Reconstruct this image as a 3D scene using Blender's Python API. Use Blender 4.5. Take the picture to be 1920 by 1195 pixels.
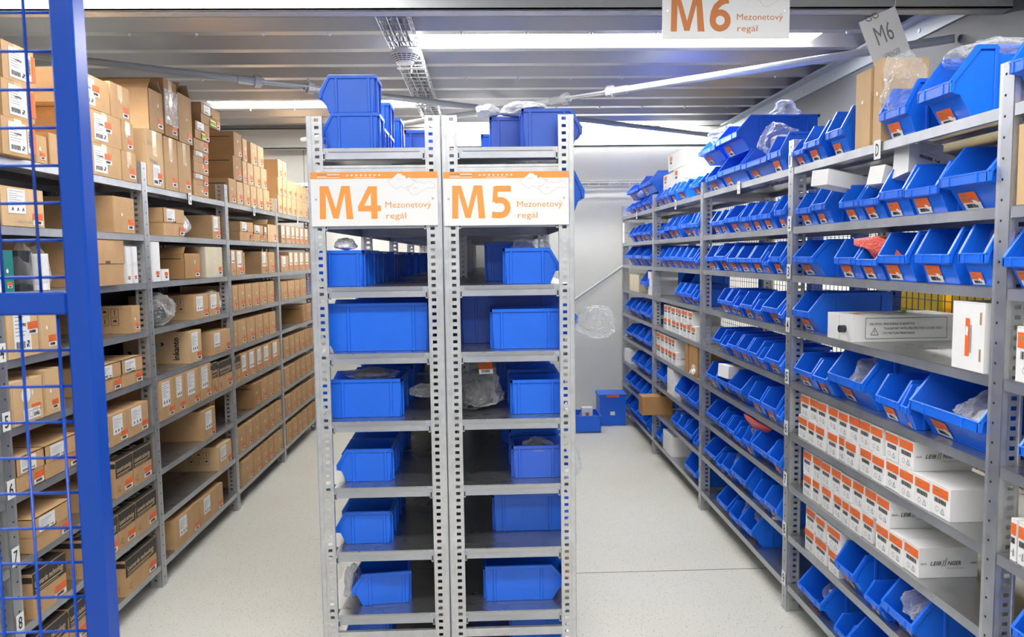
import bpy, bmesh, math, random
import numpy as np
from mathutils import Vector, Matrix, noise
for o in list(bpy.data.objects): bpy.data.objects.remove(o)
scn = bpy.context.scene
COL = scn.collection
R = math.radians
random.seed(7)

# ------------------------------------------------------------------ camera
H_EYE = 1.62; FPX = 1429.2; YAW, PITCH, ROLL = 0.0323, -0.08192, -0.0131
_cy,_sy,_cp,_sp,_cr,_sr = math.cos(YAW),math.sin(YAW),math.cos(PITCH),math.sin(PITCH),math.cos(ROLL),math.sin(ROLL)
_F = Vector((_sy*_cp,_cy*_cp,_sp)); _r = Vector((_cy,-_sy,0)); _u = _r.cross(_F)
_Rt = _cr*_r+_sr*_u; _Up = -_sr*_r+_cr*_u
cam = bpy.data.cameras.new('camera'); co = bpy.data.objects.new('camera', cam); COL.objects.link(co)
cam.sensor_width = 36; cam.lens = 36*FPX/1920; cam.clip_start = .05
M = Matrix((( _Rt.x,_Up.x,-_F.x,0),( _Rt.y,_Up.y,-_F.y,0),( _Rt.z,_Up.z,-_F.z,H_EYE),(0,0,0,1)))
co.matrix_world = M; scn.camera = co
cam.dof.use_dof = True; cam.dof.focus_distance = 3.0; cam.dof.aperture_fstop = 9.0

# ------------------------------------------------------------------ world, view
w = bpy.data.worlds.new('world'); scn.world = w; w.use_nodes = True
w.node_tree.nodes['Background'].inputs[0].default_value = (.93,.96,1,1)
w.node_tree.nodes['Background'].inputs[1].default_value = .42
vs = scn.view_settings; vs.view_transform = 'Standard'; vs.look = 'None'; vs.gamma = 1; vs.use_curve_mapping = False
vs.exposure = 0.62
LAMP = 34.0            # strength of the fluorescent diffusers

# ------------------------------------------------------------------ materials
def mm_name(m): return m.name if m else ''
def mat(name, col, rough=.5, metal=0, noise_amt=0, noise_scale=20, bump=0, bump_scale=60, emit=None, estr=0, spec=.5, coords='Object'):
    m = bpy.data.materials.new(name); m.use_nodes = True; nt = m.node_tree; b = nt.nodes['Principled BSDF']
    b.inputs['Base Color'].default_value = (*col,1); b.inputs['Roughness'].default_value = rough
    b.inputs['Metallic'].default_value = metal; b.inputs['Specular IOR Level'].default_value = spec
    tc = None
    if noise_amt or bump:
        tc = nt.nodes.new('ShaderNodeTexCoord')
    if noise_amt:
        n = nt.nodes.new('ShaderNodeTexNoise'); n.inputs['Scale'].default_value = noise_scale; n.inputs['Detail'].default_value = 4
        nt.links.new(tc.outputs[coords], n.inputs['Vector'])
        rp = nt.nodes.new('ShaderNodeValToRGB'); rp.color_ramp.elements[0].position=.3; rp.color_ramp.elements[1].position=.7
        rp.color_ramp.elements[0].color = (*[c*(1-noise_amt) for c in col],1); rp.color_ramp.elements[1].color = (*[min(1,c*(1+noise_amt)) for c in col],1)
        nt.links.new(n.outputs['Fac'], rp.inputs[0]); nt.links.new(rp.outputs[0], b.inputs['Base Color'])
    if bump:
        n2 = nt.nodes.new('ShaderNodeTexNoise'); n2.inputs['Scale'].default_value = bump_scale
        nt.links.new(tc.outputs[coords], n2.inputs['Vector'])
        bp = nt.nodes.new('ShaderNodeBump'); bp.inputs['Strength'].default_value = bump; bp.inputs['Distance'].default_value=.01
        nt.links.new(n2.outputs['Fac'], bp.inputs['Height']); nt.links.new(bp.outputs[0], b.inputs['Normal'])
    if emit:
        b.inputs['Emission Color'].default_value = (*emit,1); b.inputs['Emission Strength'].default_value = estr
    return m
def steel(name, lo, hi, rough=.38, metal=.75, scale=28):
    m = mat(name, hi, rough, metal); nt = m.node_tree; b = nt.nodes['Principled BSDF']
    tc = nt.nodes.new('ShaderNodeTexCoord')
    v = nt.nodes.new('ShaderNodeTexVoronoi'); v.inputs['Scale'].default_value = scale*1.6
    n = nt.nodes.new('ShaderNodeTexNoise'); n.inputs['Scale'].default_value = scale*.35; n.inputs['Detail'].default_value=5
    nt.links.new(tc.outputs['Object'], v.inputs['Vector']); nt.links.new(tc.outputs['Object'], n.inputs['Vector'])
    mx = nt.nodes.new('ShaderNodeMix'); mx.data_type='FLOAT'; mx.inputs[0].default_value=.86
    sp = nt.nodes.new('ShaderNodeSeparateColor'); nt.links.new(v.outputs['Color'], sp.inputs[0])
    nt.links.new(sp.outputs[0], mx.inputs[2]); nt.links.new(n.outputs['Fac'], mx.inputs[3])
    rp = nt.nodes.new('ShaderNodeValToRGB'); rp.color_ramp.elements[0].color=(*lo,1); rp.color_ramp.elements[1].color=(*hi,1)
    rp.color_ramp.elements[0].position=.25; rp.color_ramp.elements[1].position=.75
    nt.links.new(mx.outputs[0], rp.inputs[0]); nt.links.new(rp.outputs[0], b.inputs['Base Color'])
    mr = nt.nodes.new('ShaderNodeMapRange'); mr.inputs[3].default_value=rough-.1; mr.inputs[4].default_value=rough+.14
    nt.links.new(mx.outputs[0], mr.inputs[0]); nt.links.new(mr.outputs[0], b.inputs['Roughness'])
    return m
def film(name, tint=(1,1,1), body=.06, rough=.12):
    m = bpy.data.materials.new(name); m.use_nodes=True; nt=m.node_tree; b=nt.nodes['Principled BSDF']; out=nt.nodes['Material Output']
    b.inputs['Base Color'].default_value=(*tint,1); b.inputs['Roughness'].default_value=rough
    tr=nt.nodes.new('ShaderNodeBsdfTransparent'); tr.inputs[0].default_value=(.96,.97,.98,1)
    lw=nt.nodes.new('ShaderNodeLayerWeight'); lw.inputs[0].default_value=.35
    ad=nt.nodes.new('ShaderNodeMath'); ad.operation='MULTIPLY_ADD'; ad.inputs[1].default_value=.42; ad.inputs[2].default_value=body; ad.use_clamp=True
    tc=nt.nodes.new('ShaderNodeTexCoord'); n=nt.nodes.new('ShaderNodeTexNoise'); n.inputs['Scale'].default_value=22; n.inputs['Distortion'].default_value=1.5
    bp=nt.nodes.new('ShaderNodeBump'); bp.inputs['Strength'].default_value=.7; bp.inputs['Distance'].default_value=.02
    nt.links.new(tc.outputs['Object'],n.inputs['Vector']); nt.links.new(n.outputs['Fac'],bp.inputs['Height']); nt.links.new(bp.outputs[0],b.inputs['Normal'])
    nt.links.new(lw.outputs['Facing'],ad.inputs[0]); mx=nt.nodes.new('ShaderNodeMixShader')
    nt.links.new(ad.outputs[0],mx.inputs[0]); nt.links.new(tr.outputs[0],mx.inputs[1]); nt.links.new(b.outputs[0],mx.inputs[2])
    nt.links.new(mx.outputs[0],out.inputs[0]); return m
m_zinc  = steel('galvanised_steel',(.50,.505,.51),(.66,.665,.67),.36,.7,45)
m_zincl = steel('galvanised_lip',(.36,.38,.42),(.54,.56,.60),.40,.85,14)
m_shelf = steel('galvanised_shelf',(.40,.405,.41),(.52,.525,.53),.28,.9,9)
m_dark  = mat('dark_hole',(.01,.011,.013),.8)
m_blue  = mat('blue_plastic',(.008,.140,.76),.34,0,.06,6,.05,200)
m_bluei = mat('violet_blue_plastic',(.028,.115,.60),.36,0,.05,6)
m_gate  = mat('blue_powder_coat',(.002,.055,.38),.26)
m_card  = mat('cardboard',(.50,.305,.145),.75,0,.10,9,.12,140)
m_cardl = mat('pale_cardboard',(.60,.40,.21),.75,0,.08,9,.12,140)
m_cardd = mat('brown_cardboard',(.38,.205,.08),.75,0,.10,9,.12,140)
m_seam  = mat('carton_seam',(.12,.07,.03),.9)
m_tape  = mat('packing_tape',(.62,.43,.25),.18)
m_wtape = mat('white_tab',(.82,.82,.80),.4)
m_white = mat('white_cardboard',(.76,.76,.755),.6,0,.03,12)
m_whed  = mat('white_card_edge',(.42,.38,.32),.8)
m_paper = mat('label_paper',(.78,.78,.78),.45)
m_orange= mat('orange_label',(.80,.13,.02),.5)
m_ink   = mat('black_ink',(.018,.018,.02),.6)
m_grey  = mat('grey_print',(.22,.22,.23),.6)
m_band  = mat('black_print_band',(.03,.028,.025),.6)
m_tan   = mat('kraft_print',(.66,.47,.26),.7)
m_signo = mat('sign_orange',(.86,.32,.06),.5)
m_sign6 = mat('sign_orange_shaded',(.62,.20,.045),.5)  # sign orange darkened to paint in the weaker light on the hanging sign
m_signw = mat('sign_white',(.80,.80,.785),.35)
m_red   = mat('red_dot',(.7,.03,.02),.5)
m_yel   = mat('yellow_tape',(.75,.85,.03),.5)
m_ycrate= mat('yellow_wrap',(.80,.52,.015),.35,0,.12,3)
m_floor = mat('speckled_vinyl',(.60,.60,.555),.42)
m_wall  = mat('painted_wall',(.74,.74,.70),.8,0,.02,3,.15,90,coords='Object')
m_panel = mat('grey_panel',(.115,.12,.13),.55,0,.04,2)
m_deck  = mat('trapezoid_deck_steel',(.44,.44,.45),.34,.45)
m_beam  = mat('primed_beam',(.50,.51,.50),.55,0,.04,6)
m_rod   = mat('grey_rod',(.42,.45,.47),.4,.2)
m_rodw  = mat('turnbuckle_zinc',(.60,.62,.65),.3,.7)
m_lamp  = mat('lamp_diffuser',(1,1,1),.5,emit=(1,.985,.96),estr=LAMP)
m_lampn = mat('lamp_diffuser_dim',(1,1,1),.5,emit=(1,.985,.96),estr=LAMP*.6)
m_lbody = mat('lamp_housing',(.85,.85,.85),.5)
m_plast = mat('white_plastic',(.80,.80,.80),.35)
m_cable = mat('cable',(.05,.05,.06),.5)
m_film  = film('clear_film')
m_filmh = film('crinkled_film',(.92,.93,.95),.16,.1)
m_blk   = mat('black_part',(.03,.03,.035),.35)
m_pink  = mat('red_bubble_foam',(.78,.12,.09),.45,0,.12,60,.8,120)
m_redt  = mat('red_pouch',(.72,.07,.03),.3)
m_cream = mat('cream_card',(.60,.53,.38),.7,0,.06,10)
m_cyan  = mat('pale_cyan_print',(.25,.50,.55),.6)
m_teal  = mat('teal_pack',(.02,.20,.20),.3)
m_green = mat('lime_note',(.30,.65,.02),.5)
m_foam  = mat('white_foam',(.92,.92,.92),.55,0,.04,30,.6,60)
m_wire  = mat('zinc_wire',(.60,.62,.64),.3,.6)
m_navy  = mat('navy_gap_shade',(.012,.016,.035),.6)  # near-black colour stands in for shade behind the left rack
m_dkblu = mat('dark_blue_paint',(.008,.03,.16),.4)
# floor: speckles
nt=m_floor.node_tree; b=nt.nodes['Principled BSDF']; tc=nt.nodes.new('ShaderNodeTexCoord')
v=nt.nodes.new('ShaderNodeTexVoronoi'); v.inputs['Scale'].default_value=70
n=nt.nodes.new('ShaderNodeTexNoise'); n.inputs['Scale'].default_value=1.2; n.inputs['Detail'].default_value=3
n3=nt.nodes.new('ShaderNodeTexNoise'); n3.inputs['Scale'].default_value=160
nt.links.new(tc.outputs['Object'],v.inputs['Vector']); nt.links.new(tc.outputs['Object'],n.inputs['Vector']); nt.links.new(tc.outputs['Object'],n3.inputs['Vector'])
rp=nt.nodes.new('ShaderNodeValToRGB'); rp.color_ramp.elements[0].position=.10; rp.color_ramp.elements[0].color=(.30,.27,.22,1); rp.color_ramp.elements[1].position=.22; rp.color_ramp.elements[1].color=(.68,.675,.625,1)
nt.links.new(v.outputs['Distance'],rp.inputs[0])
rp2=nt.nodes.new('ShaderNodeValToRGB'); rp2.color_ramp.elements[0].position=.35; rp2.color_ramp.elements[0].color=(.88,.88,.87,1); rp2.color_ramp.elements[1].position=.65; rp2.color_ramp.elements[1].color=(1,1,1,1)
nt.links.new(n3.outputs['Fac'],rp2.inputs[0])
rp3=nt.nodes.new('ShaderNodeValToRGB'); rp3.color_ramp.elements[0].position=.3; rp3.color_ramp.elements[0].color=(.94,.93,.90,1); rp3.color_ramp.elements[1].color=(1,1,1,1); rp3.color_ramp.elements[1].position=.6
nt.links.new(n.outputs['Fac'],rp3.inputs[0])
x1=nt.nodes.new('ShaderNodeMix'); x1.data_type='RGBA'; x1.blend_type='MULTIPLY'; x1.inputs[0].default_value=1
x2=nt.nodes.new('ShaderNodeMix'); x2.data_type='RGBA'; x2.blend_type='MULTIPLY'; x2.inputs[0].default_value=1
nt.links.new(rp.outputs[0],x1.inputs[6]); nt.links.new(rp2.outputs[0],x1.inputs[7]); nt.links.new(x1.outputs[2],x2.inputs[6]); nt.links.new(rp3.outputs[0],x2.inputs[7]); nt.links.new(x2.outputs[2],b.inputs['Base Color'])

# ------------------------------------------------------------------ mesh helpers
class MB:
    def __init__(s): s.v=[]; s.f=[]; s.m=[]; s.mats=[]
    def mi(s,m):
        if m not in s.mats: s.mats.append(m)
        return s.mats.index(m)
    def add(s,vs,fs,m):
        k=len(s.v); i=s.mi(m); s.v+=[tuple(p) for p in vs]
        for f in fs: s.f.append([k+j for j in f]); s.m.append(i)
    def box(s,x0,x1,y0,y1,z0,z1,m):
        s.add([(x0,y0,z0),(x1,y0,z0),(x1,y1,z0),(x0,y1,z0),(x0,y0,z1),(x1,y0,z1),(x1,y1,z1),(x0,y1,z1)],
              [(0,3,2,1),(4,5,6,7),(0,1,5,4),(1,2,6,5),(2,3,7,6),(3,0,4,7)],m)
    def prism(s,pts,ax,a,b,m):
        # pts 2D polygon in the two other axes (ax 'x': (y,z); 'y': (x,z); 'z': (x,y))
        n=len(pts)
        def P(p,t): return {'x':(t,p[0],p[1]),'y':(p[0],t,p[1]),'z':(p[0],p[1],t)}[ax]
        s.add([P(p,a) for p in pts]+[P(p,b) for p in pts],[tuple(range(n))[::-1],tuple(range(n,2*n))]+[(i,(i+1)%n,n+(i+1)%n,n+i) for i in range(n)],m)
    def tube(s,p,q,r,m,n=8,r2=None):
        p=Vector(p);q=Vector(q);d=(q-p).normalized();a=d.orthogonal().normalized();b=d.cross(a);r2=r if r2 is None else r2
        vs=[p+r*(math.cos(2*math.pi*i/n)*a+math.sin(2*math.pi*i/n)*b) for i in range(n)]+[q+r2*(math.cos(2*math.pi*i/n)*a+math.sin(2*math.pi*i/n)*b) for i in range(n)]
        s.add(vs,[tuple(range(n))[::-1],tuple(range(n,2*n))]+[(i,(i+1)%n,n+(i+1)%n,n+i) for i in range(n)],m)
    def path(s,pts,r,m,n=6):
        for a,b in zip(pts,pts[1:]): s.tube(a,b,r,m,n)
    def rect(s,x0,x1,z0,z1,m,y=-.0006,t=.0006):        # thin sticker layer on a front facing local -Y
        s.box(x0,x1,y-t*.0,y+t*.5,z0,z1,m)
    def text(s,body,x,z,h,m,y=-.0010,width=None,bold=0,shear=0,rot=0,spacing=1):
        vs,fs=text_geo(body,bold,shear,spacing)
        if not vs: return
        xs=[p[0] for p in vs]; x0,x1=min(xs),max(xs); sc=h/.70; sx=sc if width is None else width/(x1-x0)
        c,sn=math.cos(rot),math.sin(rot)
        out=[]
        for p in vs:
            a=(p[0]-x0)*sx; bb=p[1]*sc; out.append((x+a*c-bb*sn,y,z+a*sn+bb*c))
        s.add(out,fs,m)
    def stroke(s,pts,wd,m,y=-.0010):
        for (a,b),(c,d) in zip(pts,pts[1:]):
            L=math.hypot(c-a,d-b) or 1; nx,nz=-(d-b)/L*wd/2,(c-a)/L*wd/2
            s.add([(a+nx,y,b+nz),(a-nx,y,b-nz),(c-nx,y,d-nz),(c+nx,y,d+nz)],[(0,1,2,3)],m)
    def mesh(s,name,bevel=0,smooth=False,recalc=True):
        me=bpy.data.meshes.new(name); me.from_pydata(s.v,[],s.f)
        for m in s.mats: me.materials.append(m)
        me.polygons.foreach_set('material_index',s.m)
        bm=bmesh.new(); bm.from_mesh(me)
        if recalc: bmesh.ops.recalc_face_normals(bm,faces=bm.faces)
        if bevel:
            es=[e for e in bm.edges if len(e.link_faces)==2 and e.calc_face_angle(0)>.5]
            bmesh.ops.bevel(bm,geom=es,offset=bevel,segments=1,affect='EDGES',clamp_overlap=True)
        bm.to_mesh(me); bm.free()
        if smooth: me.polygons.foreach_set('use_smooth',[True]*len(me.polygons))
        me.update(); return me
_tg={}
def text_geo(body,bold,shear,spacing):
    k=(body,bold,shear,spacing)
    if k not in _tg:
        cu=bpy.data.curves.new('t','FONT'); cu.body=body; cu.size=1; cu.offset=bold; cu.shear=shear; cu.space_character=spacing; cu.resolution_u=2; cu.fill_mode='FRONT'
        ob=bpy.data.objects.new('t',cu); COL.objects.link(ob); bpy.context.view_layer.update()
        me=bpy.data.meshes.new_from_object(ob.evaluated_get(bpy.context.evaluated_depsgraph_get()))
        _tg[k]=([tuple(v.co) for v in me.vertices],[tuple(p.vertices) for p in me.polygons])
        bpy.data.objects.remove(ob); bpy.data.curves.remove(cu); bpy.data.meshes.remove(me)
    return _tg[k]
def obj(name,me,parent=None,loc=(0,0,0),rz=0,rx=0,ry=0,**props):
    o=bpy.data.objects.new(name,me); COL.objects.link(o); o.location=loc; o.rotation_euler=(rx,ry,rz)
    if parent: o.parent=parent
    for k,v in props.items(): o[k]=v
    return o
def tag(o,label,cat,group=None):
    o['label']=label; o['category']=cat
    if group: o['group']=group
    return o
def struct(name,me,loc=(0,0,0)):
    o=obj(name,me,loc=loc); o['kind']='structure'; return o
_mc={}
def cached(key,fn):
    if key not in _mc: _mc[key]=fn()
    return _mc[key]
# pixel column -> distance along a rack front, pixel row -> height on it (used once to survey positions from the photograph)
def yat(px,X,z):
    k=px-960; dz=z-H_EYE
    return -(X*(FPX*_Rt.x-k*_F.x)+dz*(FPX*_Rt.z-k*_F.z))/(FPX*_Rt.y-k*_F.y)
def xat(px,Y,z):
    k=px-960; dz=z-H_EYE
    return -(Y*(FPX*_Rt.y-k*_F.y)+dz*(FPX*_Rt.z-k*_F.z))/(FPX*_Rt.x-k*_F.x)
ORD=['','first','second','third','fourth','fifth','sixth','seventh','eighth','ninth','tenth','eleventh','twelfth','thirteenth','fourteenth','fifteenth']

# ------------------------------------------------------------------ the setting
WALL_Y=7.56; CZ=2.85
mb=MB(); mb.box(-3.2,4.4,-2.2,WALL_Y+.1,-.1,0,m_floor); struct('floor',mb.mesh('floor'))
mb=MB()
for sx0,sx1 in ((.30,4.4),): mb.box(sx0,sx1,3.758,3.7625,.0003,.0008,m_seam)
struct('trim_1',mb.mesh('floor_joint'))
def wall_back():
    mb=MB(); mb.box(-3.2,4.4,WALL_Y,WALL_Y+.12,0,3.1,m_wall)
    for x in (-1.76,.42): mb.box(x,x+.006,WALL_Y-.002,WALL_Y,2.30,CZ,m_grey)
    return mb.mesh('wall_back')
struct('wall_back',wall_back())
mb=MB(); mb.box(-3.3,-3.2,-2.2,WALL_Y+.1,0,3.1,m_wall); struct('wall_left',mb.mesh('wall_left'))
mb=MB(); mb.box(4.4,4.5,-2.2,WALL_Y+.1,0,3.1,m_wall); struct('wall_right',mb.mesh('wall_right'))
mb=MB(); mb.box(2.34,2.38,-2.2,WALL_Y,2.12,2.96,m_panel); struct('trim_2',mb.mesh('grey_bulkhead_panel'))
mb=MB(); mb.box(2.26,2.34,-2.2,WALL_Y,2.835,2.849,m_rod); mb.box(2.326,2.34,-2.2,WALL_Y,2.75,2.84,m_rod)
for i in range(14): mb.tube((2.322,.6+i*.5,2.79),(2.326,.6+i*.5,2.79),.012,m_rodw)
struct('trim_3',mb.mesh('angle_beam'))
def deck():
    mb=MB(); p=.356; y0=4.32-p*19; pts=[]
    for k in range(28):
        a=y0+k*p
        pts+=[(a-.035,CZ),(a+.035,CZ),(a+.075,CZ+.085),(a+p-.075,CZ+.085)]
    n=len(pts)
    vs=[(-3.2,y,z) for y,z in pts]+[(4.4,y,z) for y,z in pts]
    mb.add(vs,[(i,i+1,n+i+1,n+i) for i in range(n-1)],m_deck)
    for k in range(0,28,3):
        a=y0+(k+1)*p
        for i in range(20): mb.tube((-3.0+i*.36,a,CZ),(-3.0+i*.36,a,CZ-.012),.011,m_rodw,8,.007)
    mb.box(-3.2,4.4,-2.3,WALL_Y+.1,CZ+.12,CZ+.16,m_deck)
    return mb.mesh('deck',recalc=False)
struct('ceiling',deck())
def beam(y,zb,d=.09):
    mb=MB(); mb.box(-3.2,4.4,y,y+d,zb,zb+.012,m_beam); mb.box(-3.2,4.4,y,y+.012,zb,CZ-.004,m_beam); mb.box(-3.2,4.4,y,y+d,CZ-.016,CZ-.004,m_beam)
    mb.box(-3.2,4.4,y+d-.008,y+d,zb,zb+.03,m_beam)
    return mb.mesh('beam',.002)
struct('trim_4',beam(3.39,2.68)); struct('trim_5',beam(7.36,2.655))
# ceiling lights
def lamp(x0,x1,y,label,dm=None):
    L=x1-x0
    def f():
        mb=MB(); mb.box(-L/2,L/2,-.115,.115,.0,.05,m_lbody); return mb.mesh('lamp_housing')
    def g():
        mb=MB(); mb.box(-L/2+.01,L/2-.01,-.11,.11,-.012,0,dm or m_lamp); return mb.mesh('lamp_diffuser')
    o=tag(obj('ceiling_light',cached(('lh',round(L,2)),f),loc=((x0+x1)/2,y,CZ+.03)),label,'ceiling light','fluorescent ceiling lights')
    obj('diffuser',cached(('ld',round(L,2),mm_name(dm)),g),o); return o
P=.356
lamp(-.43,1.95,4.50,'long bright strip light in the ceiling behind the hanging M6 sign')
lamp(-2.2,-.50,6.10+.178,'strip light in the ceiling above the left aisle, left of the cable tray')
lamp(-.57,2.05,7.168+.17,'strip light in the ceiling closest to the back wall')
for yy,xa,xb,t in ((3.07,-3.0,-.45,'just before the nearest beam on the left'),(2.36,3.0,4.2,'unseen, added to light the far right'),(1.29,-1.3,1.9,'above the camera'),(-.5,-1.6,1.6,'behind the camera'),(6.28,2.9,4.2,'unseen, added to light the zone behind the mesh partition'),(4.5,2.9,4.2,'unseen, added behind the grey bulkhead for light')):  # far-right, partition and bulkhead lights are unseen, added to light the right-hand zone
    lamp(xa,xb,yy,'strip light in the ceiling, '+t,m_lampn if abs(yy-1.29)<.01 or yy<0 or abs(yy-3.07)<.01 else None)
# bracing rods
def rod(p,q,fr,label):
    p=Vector(p);q=Vector(q); d=(q-p); L=d.length; e=d.normalized(); s=Vector((-e.y,e.x,0)); t0=fr*L
    root=obj('bracing_rod',None,loc=(p.x,p.y,p.z)); tag(root,label,'bracing rod','crossed bracing rods under the ceiling')
    A=e*t0; B=e*(t0+.34)
    mb=MB(); mb.tube((0,0,0),A+e*.04,.021,m_rod,12); mb.tube(B-e*.04,d,.021,m_rod,12); obj('rod',mb.mesh('rod',smooth=False),root)
    mb=MB()
    for sg in (-1,1): mb.tube(A+s*sg*.028,B+s*sg*.028,.009,m_rodw,8)
    for c in (A,B): mb.tube(c-e*.02,c+e*.02,.040,m_rodw,10)
    mb.tube(A-e*.12,A,.026,m_rodw,10); mb.tube(B,B+e*.12,.026,m_rodw,10)
    obj('turnbuckle',mb.mesh('turnbuckle'),root)
rod((-2.95,3.93,2.73),(2.25,7.30,2.73),.295,'grey steel bracing rod running from upper left, under the first strip of light')
rod((2.32,3.78,2.66),(-1.60,6.85,2.66),.385,'pale steel bracing rod with turnbuckle rising to the upper right ceiling')
# cable tray
def wire_tray(L,wd,hh,hang=0):
    mb=MB()
    n=int(L/.1)
    for i in range(n+1):
        y=i*L/n; mb.path([(-wd/2,y,hh),(-wd/2,y,0),(wd/2,y,0),(wd/2,y,hh)],.0028,m_wire,5)
    for x,z in ((-wd/2,hh),(-wd/2,hh/2),(-wd/2,0),(-wd/6,0),(wd/6,0),(wd/2,0),(wd/2,hh/2),(wd/2,hh)): mb.tube((x,0,z),(x,L,z),.0028,m_wire,5)
    return mb.mesh('wire_basket')
t=tag(obj('cable_tray',wire_tray(3.95,.15,.055),loc=(-.435,3.55,2.76)),'wire basket cable tray hanging under the ceiling above the M4 rack','cable tray')
mb=MB()
for k in range(7):
    pts=[]; x=-.055+k*.018
    for i in range(24): pts.append((x+random.uniform(-.012,.012),i*3.9/23,.012+random.uniform(0,.02)))
    mb.path(pts,.005,m_cable if k%3 else m_grey,6)
obj('cables',mb.mesh('cables'),t)
for y in (.12,1.15,2.3):
    mb=MB(); mb.box(-.085,.085,y,y+.035,-.008,-.003,m_zinc); mb.tube((0,y+.017,-.008),(0,y+.017,-.03),.008,m_wire); mb.tube((0,y+.017,-.003),(0,y+.017,.09),.004,m_wire); obj('bracket',mb.mesh('bracket'),t)
t=tag(obj('cable_tray',wire_tray(4.0,.10,.05),loc=(-1.7,WALL_Y-.07,2.29),rz=-R(90)),'wire basket cable tray running along the back wall','cable tray'); t.location=(-1.9,WALL_Y-.07,2.29)
mb=MB()
for k in range(4): mb.path([(-.03+k*.02+random.uniform(-.004,.004),i*.4,.01+random.uniform(0,.02)) for i in range(11)],.006,[m_cable,m_grey,m_grey,m_grey][k],6)
mb.tube((.012,1.95,.03),(.012,2.35,.03),.012,m_redt,6)
obj('cables',mb.mesh('cables'),t)
# smoke detector
mb=MB(); 
for r0,r1,z0,z1 in ((.055,.078,.05,.03),(.078,.078,.03,.012),(.078,.045,.012,-.03),(.045,.040,-.03,-.034)): mb.tube((0,0,z0),(0,0,z1),r0,m_plast,28,r1)
t=tag(obj('smoke_detector',mb.mesh('smoke_detector'),loc=(-.432,4.35,2.725)),'round white smoke detector hanging under the cable tray','smoke detector')
mb=MB()
for i in range(4):
    for k in range(16):
        a=k*math.pi/8; z=.006-i*.009; r=.0735-(i*.0072); 
        p=[Vector((math.cos(a+da)*(r+dr),math.sin(a+da)*(r+dr),z+dz)) for da,dz,dr in ((-.15,0,.0022),(.15,0,.0022),(.15,-.0035,-.0006),(-.15,-.0035,-.0006))]
        mb.add(p,[(0,1,2,3)],m_ink)
obj('vent_slots',mb.mesh('slots'),t)
mb=MB(); mb.tube((0,0,0),(0,0,.05),.05,m_plast,20); obj('mounting_base',mb.mesh('mount'),t,loc=(0,0,-.0))
# diagonal brace on the back wall
mb=MB(); mb.tube((.62,WALL_Y-.09,1.02),(1.36,WALL_Y-.09,1.52),.014,m_rod,8); tag(obj('wall_brace',mb.mesh('wall_brace')),'thin grey diagonal brace rising to the right across the back wall','brace')
mb=MB(); mb.tube((-.9,WALL_Y-.09,1.55),(-.45,WALL_Y-.09,1.15),.012,m_rod,8); tag(obj('wall_brace',mb.mesh('wall_brace')),'thin grey diagonal brace seen through the M4 rack','brace')

# ------------------------------------------------------------------ racks
SL=[1.982,1.745,1.516,1.288,1.054,.820,.585,.350,.121]
SR=[1.985,1.730,1.521,1.286,1.055,.823,.589,.360,.130]
SM=[2.022,1.768,1.512,1.262,1.004,.749,.500,.249,.015]
HP=.0265
def post_mesh(h,kind):
    """upright: perforated web facing -Y with square holes, plus a flange facing -X with small round holes; origin at outer corner, web runs to +X"""
    def f():
        mb=MB(); n=int((h-.02)/HP); W=.056
        y0,y1=0,.002
        hx0,hx1=.027,.043
        mb.box(0,hx0,y0,y1,0,h,m_zinc); mb.box(hx1,W,y0,y1,0,h,m_zinc)
        z=h
        for i in range(n):
            zt=h-.008-i*HP
            mb.box(hx0,hx1,y0,y1,zt,z,m_zinc); z=zt-.0115
        mb.box(hx0,hx1,y0,y1,0,z,m_zinc)
        # raised outer strip and rim
        mb.box(.002,.016,-.004,0,0,h,m_zinc); mb.box(W-.006,W,-.003,.012,0,h,m_zinc)
        # flange on the aisle side
        D=.05
        mb.box(-.0015,.002,-.004,D,0,h,m_zincl)
        for i in range(int(h/(2*HP))):
            zz=h-.03-i*2*HP
            mb.tube((-.0021,D*.52,zz),(-.0014,D*.52,zz),.0036,m_dark,8)
        mb.box(-.0015,.016,D-.012,D,0,h,m_zinc)
        mb.box(-.004,W+.004,-.008,D+.004,0,.004,m_zinc)      # foot plate
        return mb.mesh('post')
    return cached(('post',h,kind),f)
def shelf_mesh(W,D,lip,label=None):
    """W along x, D along y, top at z=0, origin at corner"""
    def f():
        mb=MB(); t=.002
        mb.box(0,W,0,D,-t,0,m_shelf)
        for y in (0,D-t): mb.box(0,W,y,y+t,-lip,-t,m_zincl)
        for y in (t,D-.016): mb.box(0,W,y,y+.014,-lip,-lip+t,m_zincl)
        for x in (0,W-t): mb.box(x,x+t,t,D-t,-lip,-t,m_zincl)
        mb.box(.02,W-.02,D*.5-.03,D*.5+.03,-.014,-t,m_shelf)
        return mb.mesh('shelf')
    return cached(('shelf',round(W,3),round(D,3),lip),f)
def clip_mesh():
    def f():
        mb=MB(); mb.box(0,.012,0,.02,-.05,.006,m_zinc); mb.box(.012,.022,.004,.012,-.03,-.022,m_zinc); return mb.mesh('clip')
    return cached('clip',f)
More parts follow.
